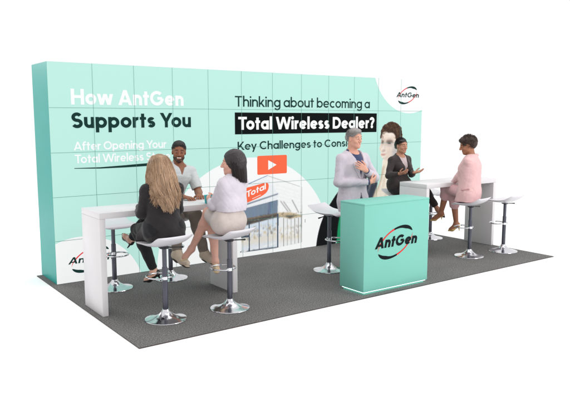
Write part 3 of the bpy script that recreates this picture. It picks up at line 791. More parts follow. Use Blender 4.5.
def ragged(P, amp, seed):
    rs = np.random.RandomState(seed); n = len(P); a = np.linspace(0, 2 * math.pi, n, endpoint=False); w = sum(rs.uniform(.3, 1) * np.sin(a * k + rs.uniform(0, 6)) for k in (9, 14, 19, 26, 33)) * amp
    cx = sum(p[0] for p in P) / n; cz = sum(p[1] for p in P) / n
    return [(cx + (p[0] - cx) * (1 + q), cz + (p[1] - cz) * (1 + q)) for p, q in zip(P, w)]
A = {k: clip(soften(v) if k[0] == 'p' or k == 's_sign' else v, .001, 5.999, .004, 2.499) for k, v in WALL_ART.items()}
A['p_hair'] = ragged(A['p_hair'], .016, 4)
def inside(p, P):
    c = False
    for (x0, z0), (x1, z1) in zip(P, P[1:] + P[:1]):
        if (z0 > p[1]) != (z1 > p[1]) and p[0] < (x1 - x0) * (p[1] - z0) / (z1 - z0) + x0: c = not c
    return c
# shop picture
rs = np.random.RandomState(21)
def sway(x0, x1, z0, z1, slope):  # a little parallelogram inside the perspective of the window front
    return [(x0, z0 + slope * x0), (x1, z0 + slope * x1), (x1, z1 + slope * x1), (x0, z1 + slope * x1)]
def seg(a, b, w): 
    dx, dz = b[0] - a[0], b[1] - a[1]; l = math.hypot(dx, dz) or 1; nx, nz = -dz / l * w / 2, dx / l * w / 2
    return [(a[0] + nx, a[1] + nz), (b[0] + nx, b[1] + nz), (b[0] - nx, b[1] - nz), (a[0] - nx, a[1] - nz)]
L = lambda n, rgb, b=.003, op=1: (A[n], rgb, b, op)
GX = lambda P: (min(p[0] for p in P), max(p[0] for p in P), min(p[1] for p in P), max(p[1] for p in P))
block = [A['s_awning'][i] for i in np.argsort([-p[1] for p in A['s_awning']])[:2]]; block = [min(block), max(block)] ; block = block + [max(A['s_glass'], key=lambda p: (p[0] > 2.9, -p[1])), min(A['s_glass'], key=lambda p: p[0] + p[1])]
block2 = [(block[1][0] - .01, block[1][1]), (max(p[0] for p in A['s_canopy']), .62), (max(p[0] for p in A['s_glassr']), min(p[1] for p in A['s_glassr']) + .02), (block[2][0] - .01, block[2][1])]
shop = [(block, (158, 160, 162), .004, 1), (block2, (236, 236, 234), .004, 1), L('s_sider', (249, 250, 250), .012), L('s_facade', (242, 245, 248), .008), L('s_blueline', (120, 142, 176)), L('s_roofr', (176, 176, 172)), L('s_wall', (188, 188, 184))]
x0, x1, z0, z1 = GX(A['s_facade'])
for q in range(7): shop.append((seg((x0, z0 + q * .055), (x1, z0 + q * .055 + .12), .004), (224, 229, 235), .003, .6))
x0, x1, z0, z1 = GX(A['s_sider'])
for q in range(5): shop.append((seg((x0 + .1, z1 - .12 - q * .05), (x1, z1 - .27 - q * .05), .004), (226, 227, 226), .003, .7))
shop += [L('s_b%d' % q, (148, 148, 146), .003) for q in range(3)] + [L('s_darkline', (84, 98, 118)), L('s_awning', (126, 142, 162), .004), L('s_awnfold', (100, 116, 138), .006)]
x0, x1, z0, z1 = GX(A['s_awning'])
for q in range(26):
    x = rs.uniform(x0, x1); shop.append((seg((x, .44 + .12 * (x - x0)), (x + rs.uniform(-.03, .01), .62 + .22 * (x - x0)), rs.uniform(.004, .012)), tuple(int(v * rs.uniform(.86, 1.16)) for v in (126, 142, 162)), .006, .5))
shop += [L('s_glass', (226, 233, 240), .003), L('s_sky', (216, 228, 242), .02), (A['s_goods'], (232, 224, 208), .02, .8)]
x0, x1, z0, z1 = GX(A['s_goods']); 
for q in range(120):
    x = rs.uniform(x0, x1); z = rs.uniform(.20, .36) + .10 * (x - x0); w = rs.uniform(.008, .035); h = rs.uniform(.008, .05)
    tone = [(206, 180, 138), (150, 134, 112), (244, 242, 238), (130, 126, 122), (224, 208, 176), (170, 178, 188), (236, 216, 170)][rs.randint(7)]
    shop.append(([(x, z), (x + w, z + w * .1), (x + w, z + h + w * .1), (x, z + h)], tone, .004, .5))
shop += [(A['s_base'], (86, 96, 110), .003, 1)]
for q in range(22):
    x = rs.uniform(x0, x1); shop.append((seg((x, .07 + .1 * (x - x0)), (x + rs.uniform(.02, .09), .075 + .1 * (x - x0) + .008), rs.uniform(.005, .016)), (248, 247, 244), .004, .7))
shop += [L('s_glassr', (240, 242, 243), .004), (A['s_goodsr'], (232, 224, 206), .02, .7)]
x0, x1, z0, z1 = GX(A['s_goodsr'])
for q in range(60):
    x = rs.uniform(x0, x1 - .02); z = rs.uniform(.17, .34); w = rs.uniform(.008, .03); h = rs.uniform(.006, .04)
    shop.append(([(x, z), (x + w, z), (x + w, z + h), (x, z + h)], [(214, 194, 156), (176, 164, 146), (250, 249, 246), (150, 150, 150), (230, 218, 190)][rs.randint(5)], .004, .6))
shop += [L('s_soffit', (92, 86, 82), .004), L('s_soffit2', (132, 118, 104), .004), L('s_canopy', (206, 188, 156), .004), L('s_canopydk', (96, 88, 82), .008)]
for nm in ('s_soffit', 's_canopy'):
    x0, x1, z0, z1 = GX(A[nm])
    for q in range(24):
        x = rs.uniform(x0, x1); z = rs.uniform(z0, z1); shop.append(([(x, z), (x + .02, z), (x + .02, z + .012), (x, z + .012)], [(170, 150, 122), (60, 58, 60), (226, 210, 178)][rs.randint(3)], .004, .45))
shop += [L('s_m1', (70, 82, 98), .002), L('s_m2', (92, 104, 120), .002), L('s_m3', (150, 158, 168), .002), L('s_m4', (78, 92, 112), .002), L('s_doortop', (76, 88, 104), .002)] + [L('s_r%d' % q, (164, 162, 158), .002) for q in range(6)] + [L('s_plate', (176, 176, 172), .002)]
sil = [block, block2] + [A[n] for n in ('s_sider', 's_facade', 's_blueline', 's_roofr', 's_wall', 's_awning', 's_glass', 's_soffit', 's_canopy', 's_glassr', 's_base', 's_plate', 's_darkline')]
link('shop_picture', picture(shop, sil, .0045, -.0015, .010), picture_mat('shop_print'), wall)
sg = link('shop_sign', flat_poly([(A['s_sign'], 0)], -.0034), M_['screen_orange'], wall)
link('sign_lettering', lettering('Total', 2.565, 2.885, .815, .085, .13, -.0040, slope=.31), M_['screen_white'], sg)
link('sign_lettering', flat_poly([([(2.66, .79), (2.80, .835), (2.80, .842), (2.66, .797)], 0)], -.0040), M_['screen_white'], sg)
# portrait
Z7 = lambda p: tuple(np.array([p[0], p[1]]))
fx0, fx1, fz0, fz1 = GX(A['p_face']); fp = lambda u, v: (fx0 + (fx1 - fx0) * u, fz0 + (fz1 - fz0) * v)
blob = lambda u, v, ru, rv, a=0: [fp(u + ru * math.cos(t) * math.cos(a) - rv * math.sin(t) * math.sin(a), v + ru * math.cos(t) * math.sin(a) + rv * math.sin(t) * math.cos(a)) for t in np.linspace(0, 6.1, 22)]
ey1, ey2, mo, no = [tuple(np.mean(A[n], axis=0)) for n in ('p_eye1', 'p_eye2', 'p_mouth', 'p_nose')]
at = lambda c, rx, rz: arc(c[0], c[1], rx, rz, 0, 345, 23)
pl = [(A['p_green'], (34, 150, 100), .004, 1), (A['p_black'], (22, 24, 26), .004, 1), (A['p_slate'], (60, 68, 82), .006, 1), (A['p_body'], (243, 233, 216), .006, 1)]
for q in range(46):
    a = (rs.uniform(4.6, 5.3), rs.uniform(.55, 1.3)); pl.append((seg(a, (a[0] - rs.uniform(.03, .12), a[1] - rs.uniform(.12, .3)), rs.uniform(.006, .022)), [(222, 204, 178), (252, 247, 236), (208, 190, 166), (236, 222, 200)][rs.randint(4)], .010, .5))
pl += [(A['p_bodyfold'], (204, 186, 162), .012, .8), (A['p_bodyfold2'], (210, 194, 172), .014, .7), (A['p_face'], (238, 220, 204), .004, 1),
       (A['p_shade'], (196, 190, 188), .030, .9), (at((ey2[0] + .02, ey2[1] + .17), .11, .06), (252, 246, 240), .03, .8), (at((ey1[0] + .03, ey1[1] - .17), .055, .10), (252, 246, 238), .02, .9),
       (at((ey1[0], ey1[1] + .012), .050, .038), (176, 160, 152), .018, .85), (at((ey2[0], ey2[1] + .012), .075, .045), (170, 156, 150), .02, .9),
       (A['p_brow1'], (92, 72, 60), .007, .9), (A['p_brow2'], (88, 68, 58), .008, .95), (A['p_eye1'], (58, 46, 42), .005, .95), (A['p_eye2'], (54, 44, 42), .005, .95),
       (at((ey2[0] + .01, ey2[1] - .045), .06, .012), (206, 196, 192), .010, .8), (seg((ey1[0] + .06, ey1[1]), (no[0] + .035, no[1] + .03), .022), (214, 206, 202), .012, .8),
       (A['p_nose'], (172, 136, 122), .008, .95), (at((no[0] + .02, no[1] + .012), .03, .012), (160, 110, 96), .008, .7), (A['p_mouth'], (196, 132, 118), .006, .95), (A['p_lip'], (206, 160, 148), .007, .8),
       (at((mo[0] + .02, mo[1] - .062), .05, .012), (206, 192, 184), .012, .8), (at((fx1 - .02, fz0 + .10), .09, .16), (188, 184, 186), .04, .7), (at((mo[0] + .10, mo[1] - .02), .07, .10), (222, 204, 192), .03, .6),
       (A['p_hair'], (72, 55, 45), .004, 1)]
hx0, hx1, hz0, hz1 = GX(A['p_hair'])
for q in range(420):
    x, z = rs.uniform(hx0, hx1), rs.uniform(hz0, hz1)
    if not inside((x, z), A['p_hair']): continue
    a0 = rs.uniform(0, 360); r = rs.uniform(.015, .05); o = arc(x, z, r, r * .8, a0, a0 + rs.uniform(60, 150), 7); t = rs.uniform(.004, .012)
    ring = o + [(x + (p[0] - x) * (1 - t / r), z + (p[1] - z) * (1 - t / r)) for p in reversed(o)]
    pl.append((ring, [(52, 38, 32), (118, 90, 68), (150, 120, 92), (66, 48, 40), (40, 30, 28), (96, 72, 56)][rs.randint(6)], .003, .75))
link('portrait', picture(pl, [A[n] for n in ('p_green', 'p_black', 'p_slate', 'p_body', 'p_face', 'p_hair')], .005, -.0035, .02, 2), picture_mat('portrait_print'), wall)
# words
W = lambda name, *a, m='screen_white', **k: link(name, lettering(*a, **k), M_[m], wall)
W('headline_lettering', 'How AntGen', .248, 1.648, 2.037, .175, .152, -.0048)
W('headline_lettering', 'Supports You', .244, 1.745, 1.772, .177, .150, -.0048, m='screen_ink')
W('subline_lettering', 'After Opening Your', .256, 1.402, 1.522, .096, .118, -.0048)
W('subline_lettering', 'Total Wireless Store', .263, 1.45, 1.375, .098, .118, -.0048)
link('underline', flat_poly([(A['sw'], 0)], -.0048), M_['screen_ink'], wall)
W('headline_lettering', 'Thinking about becoming a', 2.398, 4.822, 2.036, .139, .104, -.0048, m='screen_ink')
bn = link('banner', flat_poly([([(2.394, 1.672), (4.975, 1.672), (4.975, 1.960), (2.394, 1.960)], 0)], -.0044), M_['screen_black'], wall)
link('banner_lettering', lettering('Total Wireless Dealer?', 2.446, 4.924, 1.732, .171, .156, -.0052), M_['screen_white'], bn)
W('subline_lettering', 'Key Challenges to Consider', 2.433, 4.645, 1.463, .112, .118, -.0048, m='screen_ink')
pb_pts = []
for cx, cz, a0 in ((3.225, 1.355, 0), (2.765, 1.355, 90), (2.765, 1.137, 180), (3.225, 1.137, 270)): pb_pts += arc(cx, cz, .02, .02, a0, a0 + 90, 6)
pb = link('play_button', flat_poly([(pb_pts, 0)], -.0048), M_['screen_orange'], wall)
link('play_triangle', flat_poly([([(2.926, 1.176), (3.066, 1.243), (2.926, 1.311)], 0)], -.0054), M_['screen_white'], pb)
def logo(parent, x0, x1, base, cap, y, inks):
    lt = link('logo_lettering', lettering('AntGen', x0, x1, base, cap, .135, y - .0008, shear=.24, sb=.03), inks[0], parent)
    w = x1 - x0
    link('logo_swoosh', logo_swoosh(x0 + w * .5, base + cap * .42, w * .455, w * .235, R(24), y, .22), [inks[1], inks[0]], parent)
logo(wall, 5.395, 5.905, 2.218, .078, -.0048, (M_['screen_ink'], M_['screen_red']))
logo(wall, .135, .665, .218, .078, -.0048, (M_['screen_ink'], M_['screen_red']))
# panel joints
bm = bmesh.new(); t = .0021
for i in range(1, 12): bm_box(bm, (i * .5 - t, -.0066, .004), (i * .5 + t, -.0060, 2.499))
for k in range(1, 5): bm_box(bm, (.001, -.0075, k * .5 - t), (5.999, -.0070, k * .5 + t))
link('panel_joints', bm_mesh(bm), M_['seam'], wall)

# ----------------------------------------------------------------- counters
def bar_table(x0, label):
    o = empty('bar_table', (x0, -1.48, 0)); tag(o, label, 'table', 'white bar tables')
    link('tabletop', box_mesh((0, 0, .942), (1.51, .5, 1.0), .003), M_['white_lam'], o)
    for x in (0.0, 1.453): link('end_panel', box_mesh((x, 0, .001), (x + .057, .5, .9415), .003), M_['white_lam'], o)
    return o
bar_table(-.008, 'white waterfall bar table with the blonde woman and the teal cup, on the left')
bar_table(4.498, 'white waterfall bar table between the woman in pink and the woman in the dark suit')

rc = empty('reception_counter', (2.505, -2.4, 0)); tag(rc, 'mint green box reception counter with a logo and a glowing base', 'counter')
link('plinth', box_mesh((.03, .03, .0005), (.97, .355, .0345)), M_['mint'], rc)
link('counter_body', box_mesh((0, 0, .035), (1.0, .385, .972), .002), M_['mint'], rc)
link('countertop', box_mesh((-.002, -.002, .9725), (1.002, .387, .990), .003), M_['mint'], rc)
bm = bmesh.new(); bm_box(bm, (.014, .014, .025), (.986, .030, .0345)); bm_box(bm, (.014, .0302, .025), (.030, .36, .0345)); bm_box(bm, (.970, .0302, .025), (.986, .36, .0345))
link('light_strip', bm_mesh(bm), M_['strip'], rc)
lt = lettering('AntGen', .156, .800, .488, .122, .165, -.0024, shear=.24, sb=.024); link('logo_lettering', lt, M_['logo_ink'], rc)
link('logo_swoosh', logo_swoosh(.47, .535, .285, .150, R(24), -.0016, .2), [M_['logo_red'], M_['logo_ink']], rc)

# ----------------------------------------------------------------- bar stools
def make_stool():
    o = empty('bar_stool', (0, 0, 0))
    bm = bmesh.new()
    prof = [(0, .0005), (.192, .0005), (.198, .004), (.196, .009), (.180, .014), (.140, .022), (.095, .036), (.062, .056), (.042, .078), (.034, .092), (.031, .100), (0, .100)]
    bm_lathe(bm, prof, 56); link('base', bm_mesh(bm, True, R(50)), M_['chrome'], o)
    bm = bmesh.new(); bm_lathe(bm, [(0, .1002), (.0255, .1002), (.0255, .50), (.024, .503), (0, .503)], 24); link('column', bm_mesh(bm, True, R(40)), M_['gunmetal'], o)
    bm = bmesh.new(); bm_lathe(bm, [(0, .5032), (.021, .5032), (.021, .675), (.04, .68), (.055, .694), (.0, .694)], 24); link('gas_piston', bm_mesh(bm, True, R(40)), M_['gunmetal'], o)
    bm = bmesh.new()
    pts = [(.026, .0, .40), (.09, .01, .40)] ; ring = []
    for i in range(29):
        a = R(-62 + 304 * i / 28); ring.append((.125 * math.cos(a), .095 + .125 * math.sin(a), .40))
    bm_tube(bm, [(.022, -.012, .40)] + ring + [(-.022, -.012, .40)], .0085, 10)
    bm_lathe(bm, [(.0258, .385), (.032, .385), (.032, .415), (.0258, .415)], 24)
    link('foot_ring', bm_mesh(bm, True, R(50)), M_['chrome'], o)
    bm = bmesh.new(); bm_tube(bm, [(.03, -.02, .690), (.12, -.03, .682), (.185, -.035, .676)], [.006, .006, .010], 8); link('lever', bm_mesh(bm, True), M_['black_plastic'], o)
    # seat shell: flat at the front with a rolled lip, rising into a low curled back
    bm = bmesh.new(); nu, nv = 22, 30; top = []; bot = []
    def prof_z(t):
        y = .205 - .41 * t
        z = .752 - .034 * max(0, (.16 - t) / .16) ** 2 - .010 * math.sin(min(1, t / .65) * math.pi)
        if t > .62: z += .072 * ((t - .62) / .38) ** 1.7
        return y, z
    for i in range(nv + 1):
        t = i / nv; y, z = prof_z(t); hw = .205 * (1 - .16 * max(0, (.14 - t) / .14) ** 2 - .10 * max(0, (t - .9) / .1) ** 2)
        th = .040 - .014 * abs(2 * t - 1) ** 2
        rt, rb = [], []
        for k in range(nu + 1):
            q = -1 + 2 * k / nu; e = (1 - abs(q) ** 5)
            x = q * hw; zz = z + .012 * abs(q) ** 3
            rt.append(bm.verts.new((x, y, zz - .010 * (1 - e)))); rb.append(bm.verts.new((x * .985, y, zz - th * (.35 + .65 * e))))
        top.append(rt); bot.append(rb)
    for i in range(nv):
        for k in range(nu):
            bm.faces.new((top[i][k], top[i][k + 1], top[i + 1][k + 1], top[i + 1][k])); bm.faces.new((bot[i][k], bot[i + 1][k], bot[i + 1][k + 1], bot[i][k + 1]))
        bm.faces.new((top[i][0], top[i + 1][0], bot[i + 1][0], bot[i][0])); bm.faces.new((top[i][nu], bot[i][nu], bot[i + 1][nu], top[i + 1][nu]))
    for k in range(nu):
        bm.faces.new((top[0][k], bot[0][k], bot[0][k + 1], top[0][k + 1])); bm.faces.new((top[nv][k], top[nv][k + 1], bot[nv][k + 1], bot[nv][k]))
    st = link('seat', bm_mesh(bm, True), M_['white_seat'], o)
    md = st.modifiers.new('sub', 'SUBSURF'); md.levels = md.render_levels = 1
    return o
def copy_tree(o, parent=None):
    c = o.copy(); COL.objects.link(c)
    if parent: c.parent = parent
    for ch in list(o.children): copy_tree(ch, c)
    return c
proto = make_stool()
spots = [(.453, -1.885, 6, 'white bar stool under the blonde woman in black'),
         (1.128, -1.936, 12, 'white bar stool under the woman with a black bob and beige skirt'),
         (.484, -.522, 180, 'empty white bar stool tucked behind the end panel of the left bar table'),
         (1.193, -.476, 176, 'white bar stool under the man in the pale polo shirt'),
         (2.975, -1.269, 196, 'empty white bar stool behind the mint reception counter and the standing man'),
         (5.069, -1.77, 10, 'white bar stool under the woman in the pink suit'),
         (5.739, -1.839, 4, 'empty white bar stool at the right corner of the carpet beside the woman in pink'),
         (5.669, -.541, 182, 'empty white bar stool behind the right bar table near the pink suited woman\'s feet'),
         (4.98, -.52, 178, 'white bar stool under the woman in the dark suit')]
for i, (x, y, a, lb) in enumerate(spots):
    o = proto if i == 0 else copy_tree(proto)
    o.location = (x, y, 0); o.rotation_euler = (0, 0, R(a)); tag(o, lb, 'bar stool', 'white bar stools on chrome bases')
# ----------------------------------------------------------------- the people
TORSO = ['pel', 'neck', 'hipL', 'hipR', 'shL', 'shR']; ARMS = ['elL', 'elR', 'wrL', 'wrR']
LEGS = ['hipL', 'hipR', 'knL', 'knR', 'anL', 'anR']
def person(J, base, a, label, sk, hands, sex='f', look=(0, 1, 0), roll=0.0, k=1.0):
    f = Figure(J, sex, look, roll, k)
    o = link('person', f.body(hands), sk, None, (base[0], base[1], 0), a)
    tag(o, label, 'person'); return f, o
def wrap(f, o, name, g, m): return link(name, g.mesh(), m, o)

# --- blonde woman in black, back to the viewer
def blonde():
    base = (.453, -1.885)
    J = dict(pel=(0, -.03, .885), neck=(-.005, .02, 1.275), head=(-.006, .055, 1.437), shL=(-.158, .012, 1.232), shR=(.158, .012, 1.232),
             elL=(-.19, .07, 1.015), elR=(.205, .10, 1.015), wrL=(-.06, .41, 1.035), wrR=(.08, .42, 1.035),
             hipL=(-.085, -.01, .872), hipR=(.085, -.01, .872), knL=(-.075, .43, .80), knR=(.03, .43, .905),
             anL=(.075, .405, .375), toL=(.03, .52, .27), anR=(-.045, .66, .675), toR=(-.07, .79, .70))
    f, o = person(J, base, 0, 'woman with long wavy blonde hair and black jacket seated with her back turned', skin('fair', 226, 178, 156),
                  dict(L=((.45, .9, -.08), (.1, 0, -1), (.2, .3, .3)), R=((-.5, .86, -.08), (-.1, 0, -1), (.2, .3, .3))), look=(-.04, 1, -.06))
    f.faceparts(o, mat('lips_rose', lin(186, 104, 98), .4), M_['iris_dark'], hairm('brow_blonde', (128, 96, 66)))
    bk = cloth('black', 44, 40, 42, var=.18)
    g = f.field(TORSO + ARMS, .27); f.torso(g, .013)
    for s in 'LR': f.arm(g, s, .011, end=.97, cuff=True)
    g.cap(V(0, .0, 1.10), V(-.012, -.02, .78), .13, .152, k=.05, flat=((0, 1, 0), 1.12)); g.cap(V(-.05, -.04, .80), V(.08, -.05, .80), .10, k=.05); g.cap(V(-.16, .15, .785), V(-.09, -.02, .92), .05, .06, k=.07)
    f.neck_hole(g, .06); f.v_hole(g, .2, .07); g.half(V(0, 0, .764), V(0, 0, -1)); g.noise(.0022, 42, 6, 3); g.folds(.006, 34, 5, 3); wrap(f, o, 'jacket', g, bk)
    g = f.field(TORSO, .1); f.torso(g, .002); f.neck_hole(g, .075); g.half(V(0, 0, .95), V(0, 0, -1)); wrap(f, o, 'top', g, cloth('black_top', 34, 32, 34))
    g = f.field(LEGS, .2)
    for s in 'LR': f.leg(g, s, .012, shin=.93, cuff=True)
    g.cap(J2(J, 'hipL'), J2(J, 'hipR'), .125, k=.04); g.noise(.0025, 50, 5, 4); wrap(f, o, 'trousers', g, cloth('black_trousers', 30, 30, 33))
    sm = mat('patent_black', lin(22, 20, 22), .25)
    for s in 'LR': link('shoe', f.pump(s, .09), sm, o)
    # long hair
    g = Field(V(-.24, -.28, .98), V(.24, .24, 1.62), .0052)
    f.hair_cap(g, -.001); g.ell(V(0, -.03, 1.36), (.100, .078, .13), k=.05); g.ell(V(0, -.078, 1.235), (.122, .038, .135), k=.06)
    f.hair_face_cut(g); wrap(f, o, 'hair', g, hairm('blonde', (150, 118, 90), .3))
    rs = np.random.RandomState(15); n = 5200; nl = 46; lk = rs.randint(0, nl, n); laz = np.linspace(-122, 122, nl); az = np.radians(laz[lk] + rs.normal(size=n) * 3.2)
    sa, ca = np.sin(az), np.cos(az); o1 = np.ones(n); lo_ = rs.normal(size=(nl, 5)); q = lo_[lk]; S3 = lambda x, y, z: np.stack([x, y, z], 1)
    jit = lambda k: rs.normal(size=n) * k
    P0 = f.H + S3(sa * .05 * rs.uniform(.1, 1.2, n), -.012 - ca * .06, .108 * o1); P1 = f.H + S3(sa * .132, -.014 - ca * .178, .045 * o1 + jit(.015))
    P2 = S3(sa * (.150 + .010 * q[:, 0]) + jit(.006), .004 - ca * (.148 + .006 * q[:, 1]) + jit(.006), 1.23 * o1); P3 = S3(sa * .118 + .016 * q[:, 2] + jit(.009), -.055 - ca * .095 + .008 * q[:, 3] + jit(.007), 1.085 + .026 * q[:, 4] + .10 * sa ** 2 + jit(.014))
    ts = np.linspace(0, 1, 26); C = bez((P0, P1, P2, P3), ts); ph = (lk * 2.399) % 6.283 + jit(.25); fr = 13 + (lk * 1.7) % 5
    wv = np.sin(ts[None, :] * fr[:, None] + ph[:, None]) * np.clip(ts[None, :] * 1.6 - .35, 0, 1) * .015; wv2 = np.cos(ts[None, :] * fr[:, None] + ph[:, None]) * np.clip(ts[None, :] * 1.6 - .35, 0, 1) * .010
    C[:, :, 0] += wv * ca[:, None] + wv2 * sa[:, None]; C[:, :, 1] += wv * sa[:, None] - wv2 * ca[:, None]
    link('hair_strands', strand_mesh(C, .0014, 4), tones('honey_blonde', (194, 160, 130), .30), o)
def J2(J, n): return V(*J[n])

# --- man in the pale polo
def polo_man():
    base = (1.193, -.476)
    J = dict(pel=(-.01, -.03, .885), neck=(-.095, .06, 1.338), head=(-.097, .085, 1.505), shL=(-.265, .05, 1.262), shR=(.075, .06, 1.262),
             elL=(-.30, .16, 1.03), elR=(.16, .20, 1.03), wrL=(-.13, .50, 1.035), wrR=(.10, .55, 1.035),
             hipL=(-.10, -.01, .872), hipR=(.08, -.01, .872), knL=(-.10, .46, .80), knR=(.13, .46, .80),
             anL=(-.18, .50, .37), toL=(-.22, .64, .31), anR=(.175, .53, .42), toR=(.135, .67, .335))
    sk = skin('deep', 142, 90, 64)
    f, o = person(J, base, math.pi, 'smiling bearded man in pale grey polo shirt seated behind the left bar table', sk,
                  dict(L=((.4, .9, -.08), (0, 0, -1), (.25, .35, .3)), R=((-.35, .93, -.08), (0, 0, -1), (.25, .35, .3))), 'm', look=(.40, .9, -.04), roll=.05)
    dk = hairm('black_man', (34, 28, 27), .3, .6)
    f.faceparts(o, mat('lips_brown', lin(128, 72, 62), .4), M_['iris_dark'], dk, M_['teeth'])
    g = f.field(TORSO + ARMS, .2); f.torso(g, .010)
    for s in 'LR':
        a, b = f.J['sh' + s], f.J['el' + s]; g.cap(a, a + (b - a) * .84, .066, .062, ends=2)
    f.neck_hole(g, .068); f.v_hole(g, .085, .036); g.half(V(0, 0, .80), V(0, 0, -1)); g.noise(.002, 40, 6, 8); g.folds(.006, 36, 5, 18, (.5, 0, 1))
    for q in (-1, 1):
        a = f.J['neck'] + f.Rv * q * .05 + f.F * .075 - f.U * .05; b = f.J['neck'] + f.Rv * q * .072 - f.F * .0 + f.U * .025
        g.cap(a, b, .014, .016, .008); g.cap(b, f.J['neck'] - f.F * .07 + f.U * .035, .016, .016, .008)
    wrap(f, o, 'polo_shirt', g, cloth('pale_grey', 204, 208, 208, var=.05))
    g = f.field(LEGS, .2)
    for s in 'LR': f.leg(g, s, .016, shin=.95, cuff=True)
    g.cap(f.J['hipL'], f.J['hipR'], .13, k=.04); g.noise(.003, 40, 5, 9); wrap(f, o, 'trousers', g, cloth('taupe', 142, 130, 120))
    for s in 'LR': b_ = link('boot', f.boot(s), cloth('suede', 222, 204, 184, var=.08), o); link('sole', f.sole(s), mat('sole', lin(70, 60, 54), .8), b_)
    g = Field(f.H - .2, f.H + .2, .004); f.hair_cap(g, -.005, low=.01); g.ell(f.hp(0, .0, .084), (.066, .082, .034), f.M, k=.02); f.hair_face_cut(g, .072); g.noise(.0016, 300, 8, 2); wrap(f, o, 'hair', g, dk)
    link('hair_strands', short_hair(f, 1100, .012, -.004, .072, lambda q: (q[0] * 4, -.3, .5), .8, 2), tones('black_crop', (38, 31, 29), .3), o)
    g = Field(f.H - .2, f.H + .2, .0036)
    g.ell(f.hp(0, .026, -.028), (.0632, .0712, .086), f.M, .01)
    for q in (-1, 1): g.cap(f.hp(q * .040, .022, -.074), f.hp(0, .066, -.099), .0248, .0272, .02)
    g.half(f.hp(0, 0, -.028), f.hu + f.hf * .30); g.half(f.hp(0, -.004, 0), -f.hf); g.ell(f.hp(0, .092, -.064), (.027, .03, .0125), f.M, .004, True)
    for q in (-1, 1): g.cap(f.hp(q * .028, .084, -.058), f.hp(0, .0965, -.0525), .0032, .0042, .003); g.cap(f.hp(q * .028, .084, -.058), f.hp(q * .03, .078, -.085), .0035, .006, .004)
    g.noise(.001, 300, 6, 4); wrap(f, o, 'beard', g, mat('stubble', lin(58, 38, 31), .8, var=.25, vscale=60))

